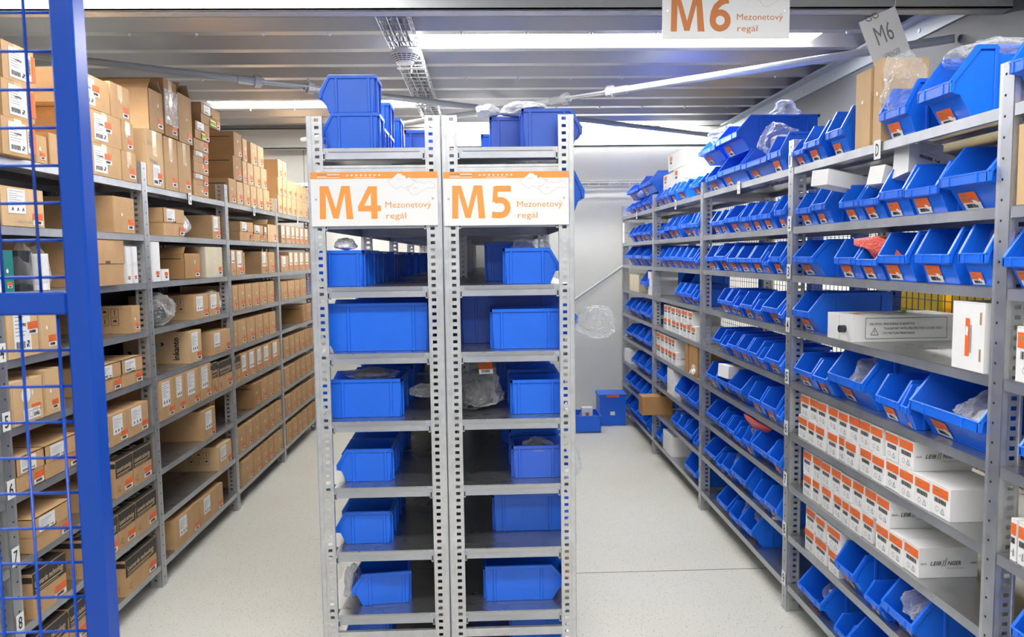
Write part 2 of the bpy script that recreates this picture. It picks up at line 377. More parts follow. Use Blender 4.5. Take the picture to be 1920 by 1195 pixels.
def side_rack(name,Xf,side,frames,levels,depth,label,post_h,bays):
    """side=+1: rack to the right (front faces -X). side=-1: rack to the left (front faces +X)."""
    root=obj(name,None,loc=(Xf,frames[0],0)); tag(root,label,'shelving rack')
    # posts: mesh web faces -Y, runs +X from aisle edge for side=+1, mirrored for side=-1
    for i,y in enumerate(frames):
        h=post_h[i]
        pm=post_mesh(h,'s')
        a=obj('upright_post',pm,root,loc=(0,y-frames[0],0))
        b=obj('upright_post',pm,root,loc=(side*(depth),y-frames[0],0))
        if side>0: b.scale=(-1,1,1)
        else: a.scale=(-1,1,1)
        mb=MB(); mb.box(.058,depth-.058,.016,.030,0,.03,m_zinc)
        for z in (.06,.5,1.1,1.7,h-.12):
            c=obj('crossbar',cached(('xb',depth),lambda: mb.mesh('crossbar')),root,loc=(0,y-frames[0],z))
            if side<0: c.scale=(-1,1,1)
    for i in range(len(frames)-1):
        if i not in bays: continue
        y0,y1=frames[i]+.052,frames[i+1]-.008; W=y1-y0
        for z in levels:
            sm=shelf_mesh(W,depth,.030)
            if side>0: obj('shelf',sm,root,loc=(0,y1-frames[0],z),rz=R(-90))     # local x -> -Y, y -> +X
            else: obj('shelf',sm,root,loc=(0,y0-frames[0],z),rz=R(90))
    return root
FR=[1.914-1.377,1.914,3.291,4.668,6.045,7.422]
FL=[1.419,2.571,3.723,4.875,6.027,7.179]
XR,XL,DEP=1.331,-1.633,.44
rackR=side_rack('shelving_rack',XR,1,FR,SR,DEP,'long galvanised rack on the right, filled with blue bins and white cartons',[2.08,2.095,2.105,2.055,2.09,2.09],range(5))
rackL=side_rack('shelving_rack',XL,-1,FL,SL,DEP,'long galvanised rack on the left, filled with brown cartons',[2.09]*6,range(5))
# centre racks seen end on; posts as above, bays run away from the camera
FM=[2.85+1.152*k for k in range(5)]
def centre_rack(x0,x1,label):
    root=obj('shelving_rack',None,loc=(x0,FM[0],0)); tag(root,label,'shelving rack'); W=x1-x0; h=2.137
    for i,y in enumerate(FM):
        pm=post_mesh(h,'c')
        obj('upright_post',pm,root,loc=(0,y-FM[0],0)); b=obj('upright_post',pm,root,loc=(W,y-FM[0],0)); b.scale=(-1,1,1)
    for i in range(4):
        y0=FM[i]+(.004 if i==0 else .052); y1=FM[i+1]-.008
        for z in SM:
            xx0,xx1=(.056,W-.056) if i==0 else (0.003,W-.003)
            if i==0: obj('shelf',shelf_mesh(xx1-xx0,.05,.040),root,loc=(xx0,y0-FM[0],z)); y00=y0+.052
            else: y00=y0
            obj('shelf',shelf_mesh(W-.006,y1-y00,.040),root,loc=(.003,y00-FM[0],z))
    mb=MB(); mb.prism([(-.003,.024),(0,.024),(0,0),(.012,0),(.012,.033),(-.003,.033)],'x',.056,W-.056,m_zinc); xm=mb.mesh('crossbar')
    for z in (1.925,.15): obj('crossbar',xm,root,loc=(0,0,z))
    mb=MB(); mb.box(0,.008,-.004,.02,-.045,-.012,m_zincl); mb.box(.002,.006,-.006,-.0035,-.04,-.022,m_dark)
    for x in (.056,W-.066):
        for z in SM[:-1]: obj('shelf_clip',cached('clipm',lambda: mb.mesh('clip')),root,loc=(x,0,z))
    return root
cr4=centre_rack(-.648,-.163,'narrow galvanised rack seen end on under the orange M4 sign')
cr5=centre_rack(-.157,.327,'narrow galvanised rack seen end on under the orange M5 sign')
mb=MB(); mb.box(-DEP-.012,-DEP-.008,.0,5.76,.02,1.99,m_navy)  # added dark sheet that stands in for shade in the gaps behind the cartons
obj('gap_shade_sheet',mb.mesh('gap_shade_sheet'),rackL)
# number and letter tags on racks
def tag_mesh(ch):
    def f():
        mb=MB(); mb.box(-.021,.021,-.0008,0,-.032,.032,m_paper); mb.text(ch,-.011,-.021,.042,m_ink,y=-.0012,width=.009 if ch=='1' else .022,bold=.012); return mb.mesh('tag')
    return cached(('tag',ch),f)
for i,z in enumerate(SR):
    obj('number_tag',tag_mesh(str(i+1)),rackR,loc=(-.004,3.291+.024-FR[0],z+.035-(.02 if i else -.0)),rz=R(-90))
for i,z in enumerate(SL):
    obj('number_tag',tag_mesh(str(i+1)),rackL,loc=(.004,2.571+.022-FL[0],z+.03),rz=R(90))
for ch,px in (('D',1648),('C',1387),('B',1268),('A',1195)):
    obj('letter_tag',tag_mesh(ch),rackR,loc=(-.005,yat(px,XR,1.97)-FR[0],1.962),rz=R(-90))
for ch,px in (('D',148),('C',354),('B',475),('A',557)):
    obj('letter_tag',tag_mesh(ch),rackL,loc=(.005,yat(px,XL,1.97)-FL[0],1.958),rz=R(90))

# ------------------------------------------------------------------ signs
MAPO=[(0,.62),(.06,.72),(.12,.80),(.19,.93),(.22,1),(.25,.95),(.28,.97),(.32,.88),(.37,.86),(.40,.72),(.44,.80),(.49,.76),(.52,.68),(.56,.64),(.62,.55),(.66,.56),(.69,.60),(.73,.52),(.80,.55),(.86,.60),(.93,.58),(1,.48),(.98,.30),(.90,.30),(.82,.31),(.76,.20),(.68,.12),(.63,.03),(.54,0),(.48,.06),(.44,.18),(.40,.24),(.32,.34),(.26,.39),(.21,.30),(.17,.27),(.12,.36),(.04,.50),(0,.62)]
def glyph(mb,ch,x,z,w_,h_,m,y):
    cn=[0]
    def P(pts):
        cn[0]+=1; mb.add([(x+a*w_,y-.00012*cn[0],z+b*h_) for a,b in pts],[tuple(range(len(pts)))],m)
    if ch=='M':
        P([(0,0),(.02,1),(.28,1),(.20,.78),(.18,0)]); P([(.28,1),(.20,.78),(.40,.02),(.485,.02),(.485,.30)]); P([(.665,1),(.485,.30),(.485,.02),(.555,.02),(.757,.78)]); P([(.665,1),(.757,.78),(.80,0),(1,0),(.915,1)])
    elif ch=='4':
        P([(.57,0),(.84,0),(.84,1),(.57,1)]); P([(0,.235),(1,.235),(1,.405),(0,.405)]); P([(.46,1),(.60,1),(.58,.82),(.27,.405),(0,.375)])
    else:
        t=.185*h_
        if ch=='5': paths=[[(.97,.91),(.24,.91)],[(.26,.98),(.20,.50)],[(.20,.54),(.34,.565),(.50,.56),(.66,.52),(.77,.44),(.81,.32),(.77,.21),(.66,.13),(.50,.095),(.30,.09),(.06,.115)]]
        else: paths=[[(.90,.92),(.70,.91),(.50,.85),(.32,.74),(.21,.58),(.155,.40),(.15,.31)],[(.50+.35*math.cos(a),.325+.235*math.sin(a)) for a in [k*math.pi/14 for k in range(29)]]]
        for k,pp in enumerate(paths):
            q=[(x+a*w_,z+b*h_) for a,b in pp]; mb.stroke(q,t if not(ch=='5' and k==1) else t*.8,m,y-.0002*k)
            for j_,(a,b) in enumerate(q[1:-1]): mb.add([(a+math.cos(u)*t/2,y-.0004-.00004*j_-.0002*k,b+math.sin(u)*t/2) for u in [v*math.pi/8 for v in range(16)]],[tuple(range(16))],m)
def rack_sign(txt,loc,label,ink,wire=False):
    W,Hh=.462,.196
    mb=MB(); mb.box(0,W,-.004,0,0,Hh,m_signw); mb.box(0,W,-.0046,-.004,Hh-.024,Hh,ink)
    root=tag(obj('rack_sign',mb.mesh('board',),loc=loc),label,'sign')
    mb=MB(); y=-.0048
    glyph(mb,'M',.030,.026,.122,.120,ink,y); glyph(mb,txt[1],.170 if txt[1]!='5' else .172,.026,.084 if txt[1]=='4' else .078,.118,ink,y)
    obj('sign_lettering',mb.mesh('lettering'),root)
    mb=MB(); mb.text('Mezonetový',.270,.066,.022,ink,y=y,width=.168); mb.text('regál',.272,.026,.022,ink,y=y,width=.073)
    obj('sign_caption',mb.mesh('caption'),root)
    mb=MB(); mb.text('Leonardo',.024,Hh-.011,.006,m_cardd,y=y,width=.036,bold=.03); mb.text('technology',.061,Hh-.011,.006,m_signw,y=y,width=.044,bold=.04)
    mb.stroke([(.062,Hh-.014),(.105,Hh-.014)],.0015,m_cardd,y); mb.stroke([(.024,Hh-.015),(.058,Hh-.015)],.0015,m_signw,y); mb.stroke([(.024,Hh-.019),(.105,Hh-.019)],.0018,m_signw,y)
    for k in range(8):
        x=.134+k*.0166; random.seed(k+3)
        pts=[(x+math.cos(a)*.0045*random.uniform(.5,1.1),y,Hh-.012+math.sin(a)*.0036*random.uniform(.6,1.1)) for a in [j*math.pi/4 for j in range(8)]]
        mb.add(pts,[tuple(range(8))],m_signw)
    mb.stroke([(.158,Hh-.0205),(.235,Hh-.0205)],.0015,m_signw,y)
    obj('logo_strip',mb.mesh('logo'),root)
    mb=MB(); ox,oz,mw,mh=.281,.112,.172,.080
    P_=[(ox+a*mw,oz+b*mh) for a,b in MAPO]
    # the map is white over the orange strip
    mb.add([(a,y+.0001,c) for a,c in P_[:-1]],[tuple(range(len(P_)-1))],m_signw)
    mb.stroke(P_,.0005,m_grey,y-.0001); mb.stroke([(ox+.44*mw,oz+.18*mh),(ox+.42*mw,oz+.33*mh),(ox+.50*mw,oz+.42*mh),(ox+.58*mw,oz+.6*mh)],.0005,m_grey,y-.0001)
    for a,b_ in ((.2,.72),(.54,.66),(.4,.37),(.56,.30)): mb.box(ox+a*mw-.0011,ox+a*mw+.0011,y-.0004,y-.0002,oz+b_*mh-.0011,oz+b_*mh+.0011,m_red); mb.stroke([(ox+a*mw+.003,oz+b_*mh),(ox+a*mw+.014,oz+b_*mh)],.0008,m_tape,y-.0003)
    obj('country_map',mb.mesh('map'),root)
    mb=MB()
    for x,z in ((.018,.098),(W-.018,.098)): mb.tube((x,-.0045,z),(x,-.007,z),.0045,m_rodw,12); mb.box(x-.003,x+.003,-.0072,-.007,z-.0005,z+.0005,m_dark)
    obj('screws',mb.mesh('screws'),root)
    if wire:
        mb=MB()
        for x in (.03,W-.03): mb.tube((x,0,Hh-.01),(x,0,CZ-loc[2]),.0012,m_wire,5)
        obj('hanging_wire',mb.mesh('wire'),root)
    return root
rack_sign('M4',(-.638,2.842,1.737),'white sign with orange strip reading M4 Mezonetový regál',m_signo)
rack_sign('M5',(-.154,2.842,1.734),'white sign with orange strip reading M5 Mezonetový regál',m_signo)
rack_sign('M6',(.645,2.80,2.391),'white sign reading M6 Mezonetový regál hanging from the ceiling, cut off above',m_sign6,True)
# laminated tag
mb=MB(); mb.box(-.084,.084,-.0006,.0006,-.118,.118,m_paper)
lt=tag(obj('hanging_paper_tag',mb.mesh('laminated_sheet'),loc=(1.575,3.0,2.428),ry=R(-24),rz=R(8)),'tilted laminated sheet reading M6 LEIBINGER hanging by a string','sign')
mb=MB(); mb.text('M6',-.038,.005,.072,m_grey,y=-.0009,width=.078); mb.text('LEIBINGER',-.035,-.055,.022,m_grey,y=-.0009,width=.078)
obj('printed_text',mb.mesh('t'),lt)
mb=MB()
for x in (-.04,-.008):
    mb.path([(x+math.cos(a)*.012,math.sin(a)*.006,.116+math.sin(a)*.010) for a in [j*math.pi/5 for j in range(11)]],.0012,m_ink,5)
obj('binder_rings',mb.mesh('rings'),lt)
mb=MB(); mb.path([(1.598,3.0,2.55),(1.606,3.0,2.60),(1.60,3.0,2.70),(1.615,3.0,CZ)],.0012,m_plast,5)
o=obj('string',mb.mesh('string'),lt); bpy.context.view_layer.update(); o.matrix_parent_inverse=lt.matrix_world.inverted()

# ------------------------------------------------------------------ item builders
def bin_mesh(W,D,Hh,m,sl=.18):
    def f():
        mb=MB(); t=.003; w2=W/2-.008; yf,yb=-D/2,D/2-.008
        prof=[(yf+.17*D,0),(yb-.006,0),(yb,Hh-.004),(yf+sl*D,Hh-.004),(yf+.012,.52*Hh),(yf+.012,.38*Hh),(yf+.075*D,.34*Hh)]
        for sx in (-1,1):
            x=sx*w2
            mb.prism(prof,'x',x-t/2,x+t/2,m)
            rim=[(D/2,Hh),(yf+(sl-.01)*D,Hh),(yf,.53*Hh),(yf,.37*Hh),(yf+.010,.37*Hh),(yf+.014,.50*Hh),(yf+(sl+.015)*D,Hh-.013),(D/2,Hh-.013)]
            a,b=sorted((sx*(w2-.002),sx*W/2)); mb.prism(rim,'x',a,b,m)
            for yy in (yf+.30*D,yf+.86*D): a,b=sorted((x,x+sx*.0075)); mb.box(a,b,yy-.005,yy+.005,.0,Hh-.012,m)
        mb.box(-w2,w2,yb-.004,yb,0.0,Hh-.003,m); mb.box(-W/2,W/2,yb-.002,D/2,Hh-.014,Hh,m)
        for xx in (-w2*.7,w2*.7): mb.box(xx-.005,xx+.005,yb,yb+.0075,0,Hh-.014,m)
        mb.box(-w2,w2,yf+.16*D,yb,0.0,t,m)
        # slanted front and lip
        a=(yf+.17*D,0);b=(yf+.075*D,.35*Hh); mb.prism([a,b,(b[0]+t,b[1]),(a[0]+t,a[1])],'x',-w2,w2,m)
        mb.prism([(yf,.51*Hh),(yf,.37*Hh),(yf+.075*D,.34*Hh),(yf+.075*D,.34*Hh+t),(yf+t,.37*Hh+t),(yf+t,.51*Hh)],'x',-W/2+.004,W/2-.004,m)
        mb.box(-W/2,W/2,yf-.0015,yf+.006,.50*Hh,.53*Hh,m)
        for xx in (-.28*W,.28*W): mb.box(xx-.004,xx+.004,yf-.003,yf,.37*Hh,.52*Hh,m)
        return mb.mesh('bin',.0011)
    return cached(('bin',round(W,2),round(D,2),round(Hh,2),m.name,sl),f)
def barcode_mesh(w_,h_,v=0):
    def f():
        mb=MB(); mb.rect(0,w_,0,h_,m_paper); mb.rect(0,w_,h_*.40,h_,m_orange,y=-.0010)
        mb.box(w_*.08,w_*.45,-.0015,-.0012,h_*.78,h_*.88,m_cardd); mb.box(w_*.08,w_*.75,-.0015,-.0012,h_*.64,h_*.67,m_cardd); mb.box(w_*.08,w_*.6,-.0015,-.0012,h_*.55,h_*.58,m_cardd)
        random.seed(11+v); x=w_*.16
        while x<w_*.78:
            d=w_*random.choice([.012,.02,.035]); mb.box(x,x+d,-.0014,-.0011,h_*.10,h_*.33,m_ink); x+=d+w_*random.choice([.015,.025])
        if v: 
            mb.add([(w_*.62,-.002,h_*.55),(w_*.85,-.002,h_*.50),(w_*.9,-.002,h_*.40),(w_*1.08,-.002,h_*.38),(w_*1.0,-.002,h_*.2),(w_*.7,-.002,h_*.28)],[(0,1,2,3,4,5)],m_wtape)
        return mb.mesh('barcode_label')
    return cached(('bc',round(w_,3),round(h_,3),v),f)
def paper_mesh(w_,h_,v=0,title=None):
    def f():
        mb=MB(); mb.rect(0,w_,0,h_,m_paper); random.seed(5+v)
        y=-.0012
        if title: mb.text(title,w_*.06,h_*.88,h_*.065,m_grey,y=y,width=w_*.85)
        z=h_*.80
        while z>h_*.34:
            mb.box(w_*.08,w_*random.uniform(.45,.9),y,y+.0003,z,z+h_*.018,m_grey); z-=h_*.085
        if v==2: mb.text('>APR6',w_*.28,h_*.58,h_*.085,m_ink,y=y-.0003,width=w_*.42,bold=.02)
        if v==3:
            for k in range(3): mb.path([(w_*(.2+.3*k),y,h_*.1),(w_*(.25+.3*k),y,h_*.24),(w_*(.3+.3*k),y,h_*.12)],.0012,m_ink,4)
        else:
            x=w_*.1
            while x<w_*.6:
                d=w_*random.choice([.012,.02,.03]); mb.box(x,x+d,y,y+.0003,h_*.08,h_*.24,m_ink); x+=d+w_*.02
            for i in range(4):
                for j in range(4):
                    if random.random()<.6: mb.box(w_*(.7+.045*i),w_*(.74+.045*i),y,y+.0003,h_*(.09+.04*j),h_*(.125+.04*j),m_ink)
        return mb.mesh('paper_label')
    return cached(('pp',round(w_,3),round(h_,3),v,title),f)
def tab_mesh(v):
    def f():
        mb=MB(); random.seed(v); n=6; mb.add([(math.cos(k*math.pi/3)*.007*random.uniform(.5,1.2),-.0008,math.sin(k*math.pi/3)*.012*random.uniform(.5,1.2)) for k in range(n)],[tuple(range(n))],m_wtape); return mb.mesh('torn_tab')
    return cached(('tab',v),f)
def bag_mesh(key,sx,sy,sz,seed,m=None,inner=None,sharp=.32):
    def f():
        bm=bmesh.new(); bmesh.ops.create_icosphere(bm,subdivisions=4,radius=1)
        for v in bm.verts:
            p=v.co.copy(); n1=noise.noise(p*1.4+Vector((seed,0,0))); n2=abs(noise.noise(p*4.1+Vector((0,seed*1.7,0)))); n3=abs(noise.noise(p*9+Vector((seed,seed,0))))
            k=1+sharp*n1-.35*sharp*2*n2-.05*n3
            q=p*k
            z=q.z
            if z<0: z*=.45
            v.co=Vector((q.x*sx/2*(1+.25*max(0,p.z)*n1),q.y*sy/2,z*sz*.75+.25*sz))
        mn=min(v.co.z for v in bm.verts)
        for ax,sz_ in enumerate((sx,sy,sz)):
            lo_=min(v.co[ax] for v in bm.verts); hi_=max(v.co[ax] for v in bm.verts)
            for v in bm.verts: v.co[ax]=(v.co[ax]-lo_)/(hi_-lo_)*sz_-(sz_/2 if ax<2 else 0)
        me=bpy.data.meshes.new('bag'); bm.to_mesh(me); bm.free(); me.materials.append(m or m_film)
        return me
    return cached(('bag',key,round(sx,2),round(sy,2),round(sz,2),seed),f)
def bag(loc,size,seed,label,m=None,core=None,cat='plastic bag',sharp=.32,rz=0,name='plastic_bag',tilt=0,group=None,cs=.6):
    o=tag(obj(name,bag_mesh((m or m_film).name,*size,seed,m,sharp=sharp),loc=loc,rz=rz,ry=tilt),label,cat,group)
    if core:
        sx,sy,sz=size
        obj('contents',bag_mesh(core.name,sx*cs,sy*cs,sz*cs,seed+9,core,sharp=.25 if cs<.8 else .1),o,loc=(0,0,.006))
    return o

def make_bin(loc,rz,W,D,Hh,label,group,sticker=1,m=None,lv=0,tilt=0,offs=None,kind='storage_bin',sl=.18):
    o=obj(kind,bin_mesh(W,D,Hh,m or m_blue,sl),loc=loc,rz=rz,ry=tilt); tag(o,label,'storage bin',group)
    if sticker:
        lw=min(.075,W*.42); lh=lw*.74; ang=math.atan2(.095*D,.35*Hh)
        hh=min(lh,.33*Hh); lw2=lw
        z0=.004; y=-D/2+.17*D-z0*.095*D/(.35*Hh)
        c=obj('barcode_label',barcode_mesh(lw2,hh,lv),o,loc=((-W*.36 if offs is None else offs*W),y-.0022,z0),rx=ang)
    return o
def size_for(W):
    if W<.115: return .19,.105
    if W<.19: return .245,.135
    if W<.25: return .36,.155
    return .42,.20

# ------------------------------------------------------------------ right rack contents
GB='blue open-front bins in the right-hand rack'
GW='white cartons with orange labels in the right-hand rack'
bagn=[0]
def rbins(bay,s,spans,H=None,zoff=0,row='',D=None,note=None,bags=()):
    z=SR[s-1]+zoff; X=XR-.018; n=len(spans); prev=None; out=[]
    lo={'A':FR[4],'B':FR[3],'C':FR[2],'D':FR[1],'E':FR[0]}[bay]
    for i,sp in enumerate(spans):
        a,b=sp[0],sp[1]; zz=z+.42*.14
        yf,yn=yat(a,X,zz),yat(b,X,zz)          # far, near
        if prev is not None and yf>prev-.002: yf=prev-.002
        if zoff==0: yf=min(yf,lo+1.372)
        if yf-yn<.05: yn=yf-.05
        if zoff==0: yn=max(yn,lo+.056)
        prev=yn; W=yf-yn-.003
        d,h=size_for(W); 
        if len(sp)>2 and sp[2]: h=sp[2]
        elif H: h=H
        if len(sp)>3: d=sp[3]
        elif D: d=D
        h=min(h,SR[s-2]-SR[s-1]-.036) if s>1 else h
        lab=f'blue bin, {ORD[i+1]} from left{", "+row if row else ""}, shelf {s}, bay {bay}, right rack'
        if note and i in note: lab=note[i]
        o=make_bin((X+d/2,(yf+yn)/2,z+.0006),R(-90),W,d,h,lab,GB,lv=random.choice([0,1,2]),sticker=1)
        out.append((o,W,d,h,(X+d/2,(yf+yn)/2,z)))
        if i in bags:
            bagn[0]+=1
            bag((X+d*.45,(yf+yn)/2,z+h*.45),(d*.55,W*.80,h*.72),bagn[0],f'clear bag in the {ORD[i+1]} bin from left, shelf {s}, bay {bay}, right rack',core=random.choice([m_foam,m_grey,None]),rz=0,group='clear bags lying in blue bins of the right rack')
    return out
# bay D
rbins('D',1,[(1483,1505,.115),(1506,1536,.15),(1547,1578,.17)])
rbins('D',1,[(1647,1697,.17),(1719,1782,.21,.44)],note={0:'blue bin beside the upright brown cartons on top of bay D, right rack',1:'large blue bin heaped with bagged parts on top of bay D, right rack'})
rbins('D',2,[(1492,1519),(1520,1547,.15),(1573,1607),(1608,1646,.13),(1647,1694,.16),(1695,1756,.15),(1759,1857,.185,.42)])
rbins('D',3,[(1486,1523,.15),(1563,1603,.145),(1604,1643,.14),(1644,1699,.16),(1714,1779,.165),(1795,1864,.17)])
make_bin((XR+.17,3.17,SR[3]+.0006),R(-90),.17,.36,.165,'blue bin with its side showing at the left end of shelf 4, bay D',GB)
rbins('D',5,[(1488,1522),(1523,1550,.13),(1551,1616,.19,.40),(1641,1685,.15),(1687,1700,.14),(1701,1848,.205,.43)])
rbins('D',8,[(1564,1600,.16,.28),(1620,1650),(1651,1710,.165,.36)])
rbins('D',9,[(1495,1538,.15),(1563,1588),(1590,1640,.15),(1642,1700,.16),(1702,1760,.16)])
rbins('E',1,[(1866,1926,.19,.36)],note={0:'blue bin tagged LEI030448 cut off at the upper right edge of the photo'})
rbins('E',3,[(1873,1960,.15,.3)]); rbins('E',5,[(1908,1990,.15,.3)]); rbins('E',7,[(1893,1960,.15,.3)]); rbins('E',8,[(1897,1965,.15,.3)])
# bay C
rbins('C',1,[(1322,1344,.15),(1345,1388,.17,.36),(1389,1437,.16),(1438,1464,.17)],row='lower row')
rbins('C',1,[(1309,1340,.15),(1342,1381,.18,.44)],zoff=.172,row='upper row')
rbins('C',2,[(1331,1343),(1344,1357),(1358,1384,.15),(1386,1403),(1404,1423),(1424,1444),(1450,1474,.15)],bags=(5,))
rbins('C',3,[(1323,1338),(1339,1361),(1362,1379),(1380,1403),(1404,1427),(1428,1440),(1441,1464,.15),(1465,1475)],bags=(0,))
rbins('C',4,[(1345,1359),(1360,1373),(1374,1387),(1388,1410,.145),(1411,1427),(1428,1458,.155),(1459,1474)])
rbins('C',5,[(1336,1350),(1351,1362),(1363,1380,.14),(1381,1400),(1401,1419),(1420,1432),(1433,1461,.145),(1462,1473)])
rbins('C',6,[(1324,1341,.15),(1342,1364),(1365,1390,.16,.36),(1402,1425,.15),(1427,1455,.15),(1456,1471)])
rbins('C',7,[(1324,1346),(1348,1361),(1363,1376),(1378,1390),(1392,1406,.14),(1408,1438,.15),(1440,1468,.15)],bags=(4,))
rbins('C',8,[(1320,1342,.14),(1343,1352),(1353,1369),(1370,1398,.16,.30),(1412,1431),(1432,1456,.15)],bags=(2,))
rbins('C',9,[(1343,1364,.15),(1367,1384),(1385,1409,.17,.36)],bags=(1,2))
# bay B
rbins('B',1,[(1228,1237,.12),(1238,1245,.12),(1246,1253,.12),(1254,1262,.14),(1268,1281,.13),(1292,1311,.13)],bags=(4,))
rbins('B',2,[(1232,1245,.12),(1246,1258,.16),(1259,1270,.15),(1272,1292,.16),(1293,1301,.15),(1302,1311,.15)],bags=(0,))
rbins('B',3,[(1233,1243),(1244,1254),(1255,1266,.15),(1267,1278),(1279,1288),(1289,1300),(1301,1310)])
rbins('B',4,[(1265,1274),(1275,1284),(1285,1296),(1298,1309)])
make_bin((XR+.28,5.6,SR[3]+.0006),R(-90),.30,.30,.20,'big blue bin set back at the left of shelf 4, bay B, right rack',GB,sticker=0)
rbins('B',7,[(1230,1245),(1265,1288,.17,.30),(1290,1310,.16)],bags=(2,))
rbins('B',8,[(1258,1269),(1270,1281),(1282,1297,.15),(1299,1310)],bags=(0,))
rbins('B',9,[(1229,1238,.15),(1283,1310,.16,.3)])
# bay A
rbins('A',1,[(1174,1182,.11),(1184,1192,.11),(1194,1202,.11),(1204,1212,.12),(1213,1222,.12)],row='lower row')
rbins('A',1,[(1175,1196,.15),(1198,1219,.17,.36)],zoff=.13,row='upper row')
rbins('A',2,[(1179,1184),(1185,1193),(1194,1203),(1204,1212),(1213,1222)],bags=(1,))
rbins('A',3,[(1172,1186,.18),(1188,1202,.17),(1204,1222,.16)])
rbins('A',4,[(1200,1212)],note={0:'blue bin between the cream box and white carton, far end of right rack'})
rbins('A',5,[(1172,1181),(1182,1190),(1191,1199),(1200,1211,.15),(1212,1222)],bags=(1,2))
rbins('A',6,[(1172,1184,.14),(1185,1195),(1196,1207),(1208,1222,.15)],bags=(2,))
rbins('A',7,[(1184,1194),(1196,1207),(1209,1222,.15)],bags=(1,))
rbins('A',8,[(1172,1181),(1182,1191),(1192,1201),(1202,1211),(1212,1222)])
rbins('A',9,[(1172,1181),(1183,1192),(1193,1202),(1203,1212),(1213,1222)])

def wbox_mesh(W,D,Hh,edge=True,m=None):
    def f():
        mb=MB(); mm=m or m_white
        mb.box(-W/2,W/2,-D/2,D/2,0,Hh,mm)
        if edge:
            e=.0012; mb.box(-W/2+.001,W/2-.001,-D/2-.0004,-D/2,Hh-.003,Hh-.0018,m_whed); mb.box(-W/2+.002,W/2-.002,-D/2-.0006,-D/2,.0008,.0018,m_whed)
        return mb.mesh('white_carton',.0012)
    return cached(('wb',round(W,2),round(D,2),round(Hh,3),edge,mm_name(m)),f)
def mm_name(m): return m.name if m else ''
def wlabel_mesh(w_,h_):
    def f():
        mb=MB(); mb.rect(0,w_,h_*.62,h_*.9,m_orange,y=-.0008); mb.box(w_*.08,w_*.5,-.0013,-.001,h_*.78,h_*.83,m_cardd); mb.box(w_*.08,w_*.85,-.0013,-.001,h_*.70,h_*.72,m_cardd)
        random.seed(3); x=w_*.15
        while x<w_*.85:
            d=w_*random.choice([.02,.03,.05]); mb.box(x,x+d,-.0013,-.001,h_*.42,h_*.56,m_ink); x+=d+w_*.03
        # disposal icons
        mb.stroke([(w_*(.34+.10*math.cos(a)),h_*(.22)+w_*.10*math.sin(a)) for a in [k*math.pi/5 for k in range(11)]],.0010,m_ink,-.0012)
        mb.stroke([(w_*.58,h_*.13),(w_*.68,h_*.30),(w_*.80,h_*.13),(w_*.58,h_*.13)],.0016,m_ink,-.0012)
        return mb.mesh('orange_label')
    return cached(('wl',round(w_,2),round(h_,2)),f)
def leib_mesh(L,Hh):
    def f():
        mb=MB(); mb.text('LEIB',.19*L,Hh*.42,Hh*.13,m_ink,width=.185*L,shear=.25,bold=.01)
        for k in (0,1): mb.stroke([((.395+k*.04)*L,Hh*.38),((.425+k*.04)*L,Hh*(.60+.07*k))],.0018,m_ink)
        mb.text('NGER',.485*L,Hh*.42,Hh*.13,m_ink,width=.22*L,shear=.25,bold=.01)
        mb.text('Coding and Marking Systems',.46*L,Hh*.30,Hh*.045,m_grey,width=.32*L,shear=.25)
        mb.text('>>>',.03*L,Hh*.43,Hh*.09,m_ink,width=.10*L,bold=.01); mb.text('<<<',.87*L,Hh*.43,Hh*.09,m_ink,width=.10*L,bold=.01)
        return mb.mesh('carton_logo')
    return cached(('leib',round(L,2),round(Hh,2)),f)
def rwhite(bay,s,spans,Hh,zoff,row,D=.19,logo=(),X=None,flip=()):
    z=SR[s-1]+zoff; prev=None
    for i,(a,b) in enumerate(spans):
        Xf=(X if X else XR+.010)+random.uniform(-.003,.004)
        yf,yn=yat(a,Xf,z+.05),yat(b,Xf,z+.05)
        if prev is not None and yf>prev-.001: yf=prev-.001
        prev=yn; W=max(.03,yf-yn-.0015)
        o=obj('white_carton',wbox_mesh(W,D,Hh-.001),loc=(Xf+D/2,(yf+yn)/2,z+.0005),rz=R(-90))
        tag(o,f'white carton, {ORD[i+1]} from left in the {row} row, shelf {s}, bay {bay}, right rack','carton',GW)
        obj('orange_label',wlabel_mesh(W*.94,Hh),o,loc=(-W*.47,-D/2-.0006,0))
        if i in logo: obj('carton_logo',leib_mesh(D,Hh),o,loc=(W/2+.0006,-D/2,0),rz=R(90))
rwhite('D',6,[(1497,1514),(1515,1528),(1529,1546),(1552,1570),(1571,1584),(1585,1606),(1613,1634),(1635,1658),(1659,1685),(1686,1714),(1715,1744),(1747,1781)],.098,0,'lower',logo=(10,11))
rwhite('D',6,[(1502,1517),(1518,1532),(1533,1550),(1553,1571),(1572,1590),(1591,1610),(1611,1631),(1632,1655),(1660,1685),(1686,1714)],.096,.098,'upper',logo=(9,))
rwhite('D',7,[(1506,1521),(1522,1537),(1541,1560),(1563,1578),(1579,1592),(1593,1614),(1615,1637),(1642,1666),(1667,1692),(1693,1723)],.098,0,'lower',logo=(9,))
rwhite('D',7,[(1506,1523),(1524,1539),(1540,1558),(1559,1577),(1578,1597),(1598,1621),(1622,1643),(1644,1669)],.096,.098,'upper',logo=(7,))
rwhite('D',8,[(1509,1527),(1528,1550),(1553,1574)],.096,0,'lower')
rwhite('D',8,[(1511,1529),(1530,1547),(1551,1576)],.092,.096,'upper')
rwhite('B',5,[(1244,1251),(1252,1258),(1260,1267),(1268,1274),(1275,1280),(1281,1287),(1288,1295),(1297,1304)],.092,0,'lower')
rwhite('B',5,[(1245,1251),(1252,1257),(1259,1266),(1267,1271),(1272,1277),(1278,1283),(1284,1289),(1291,1298)],.092,.092,'upper')
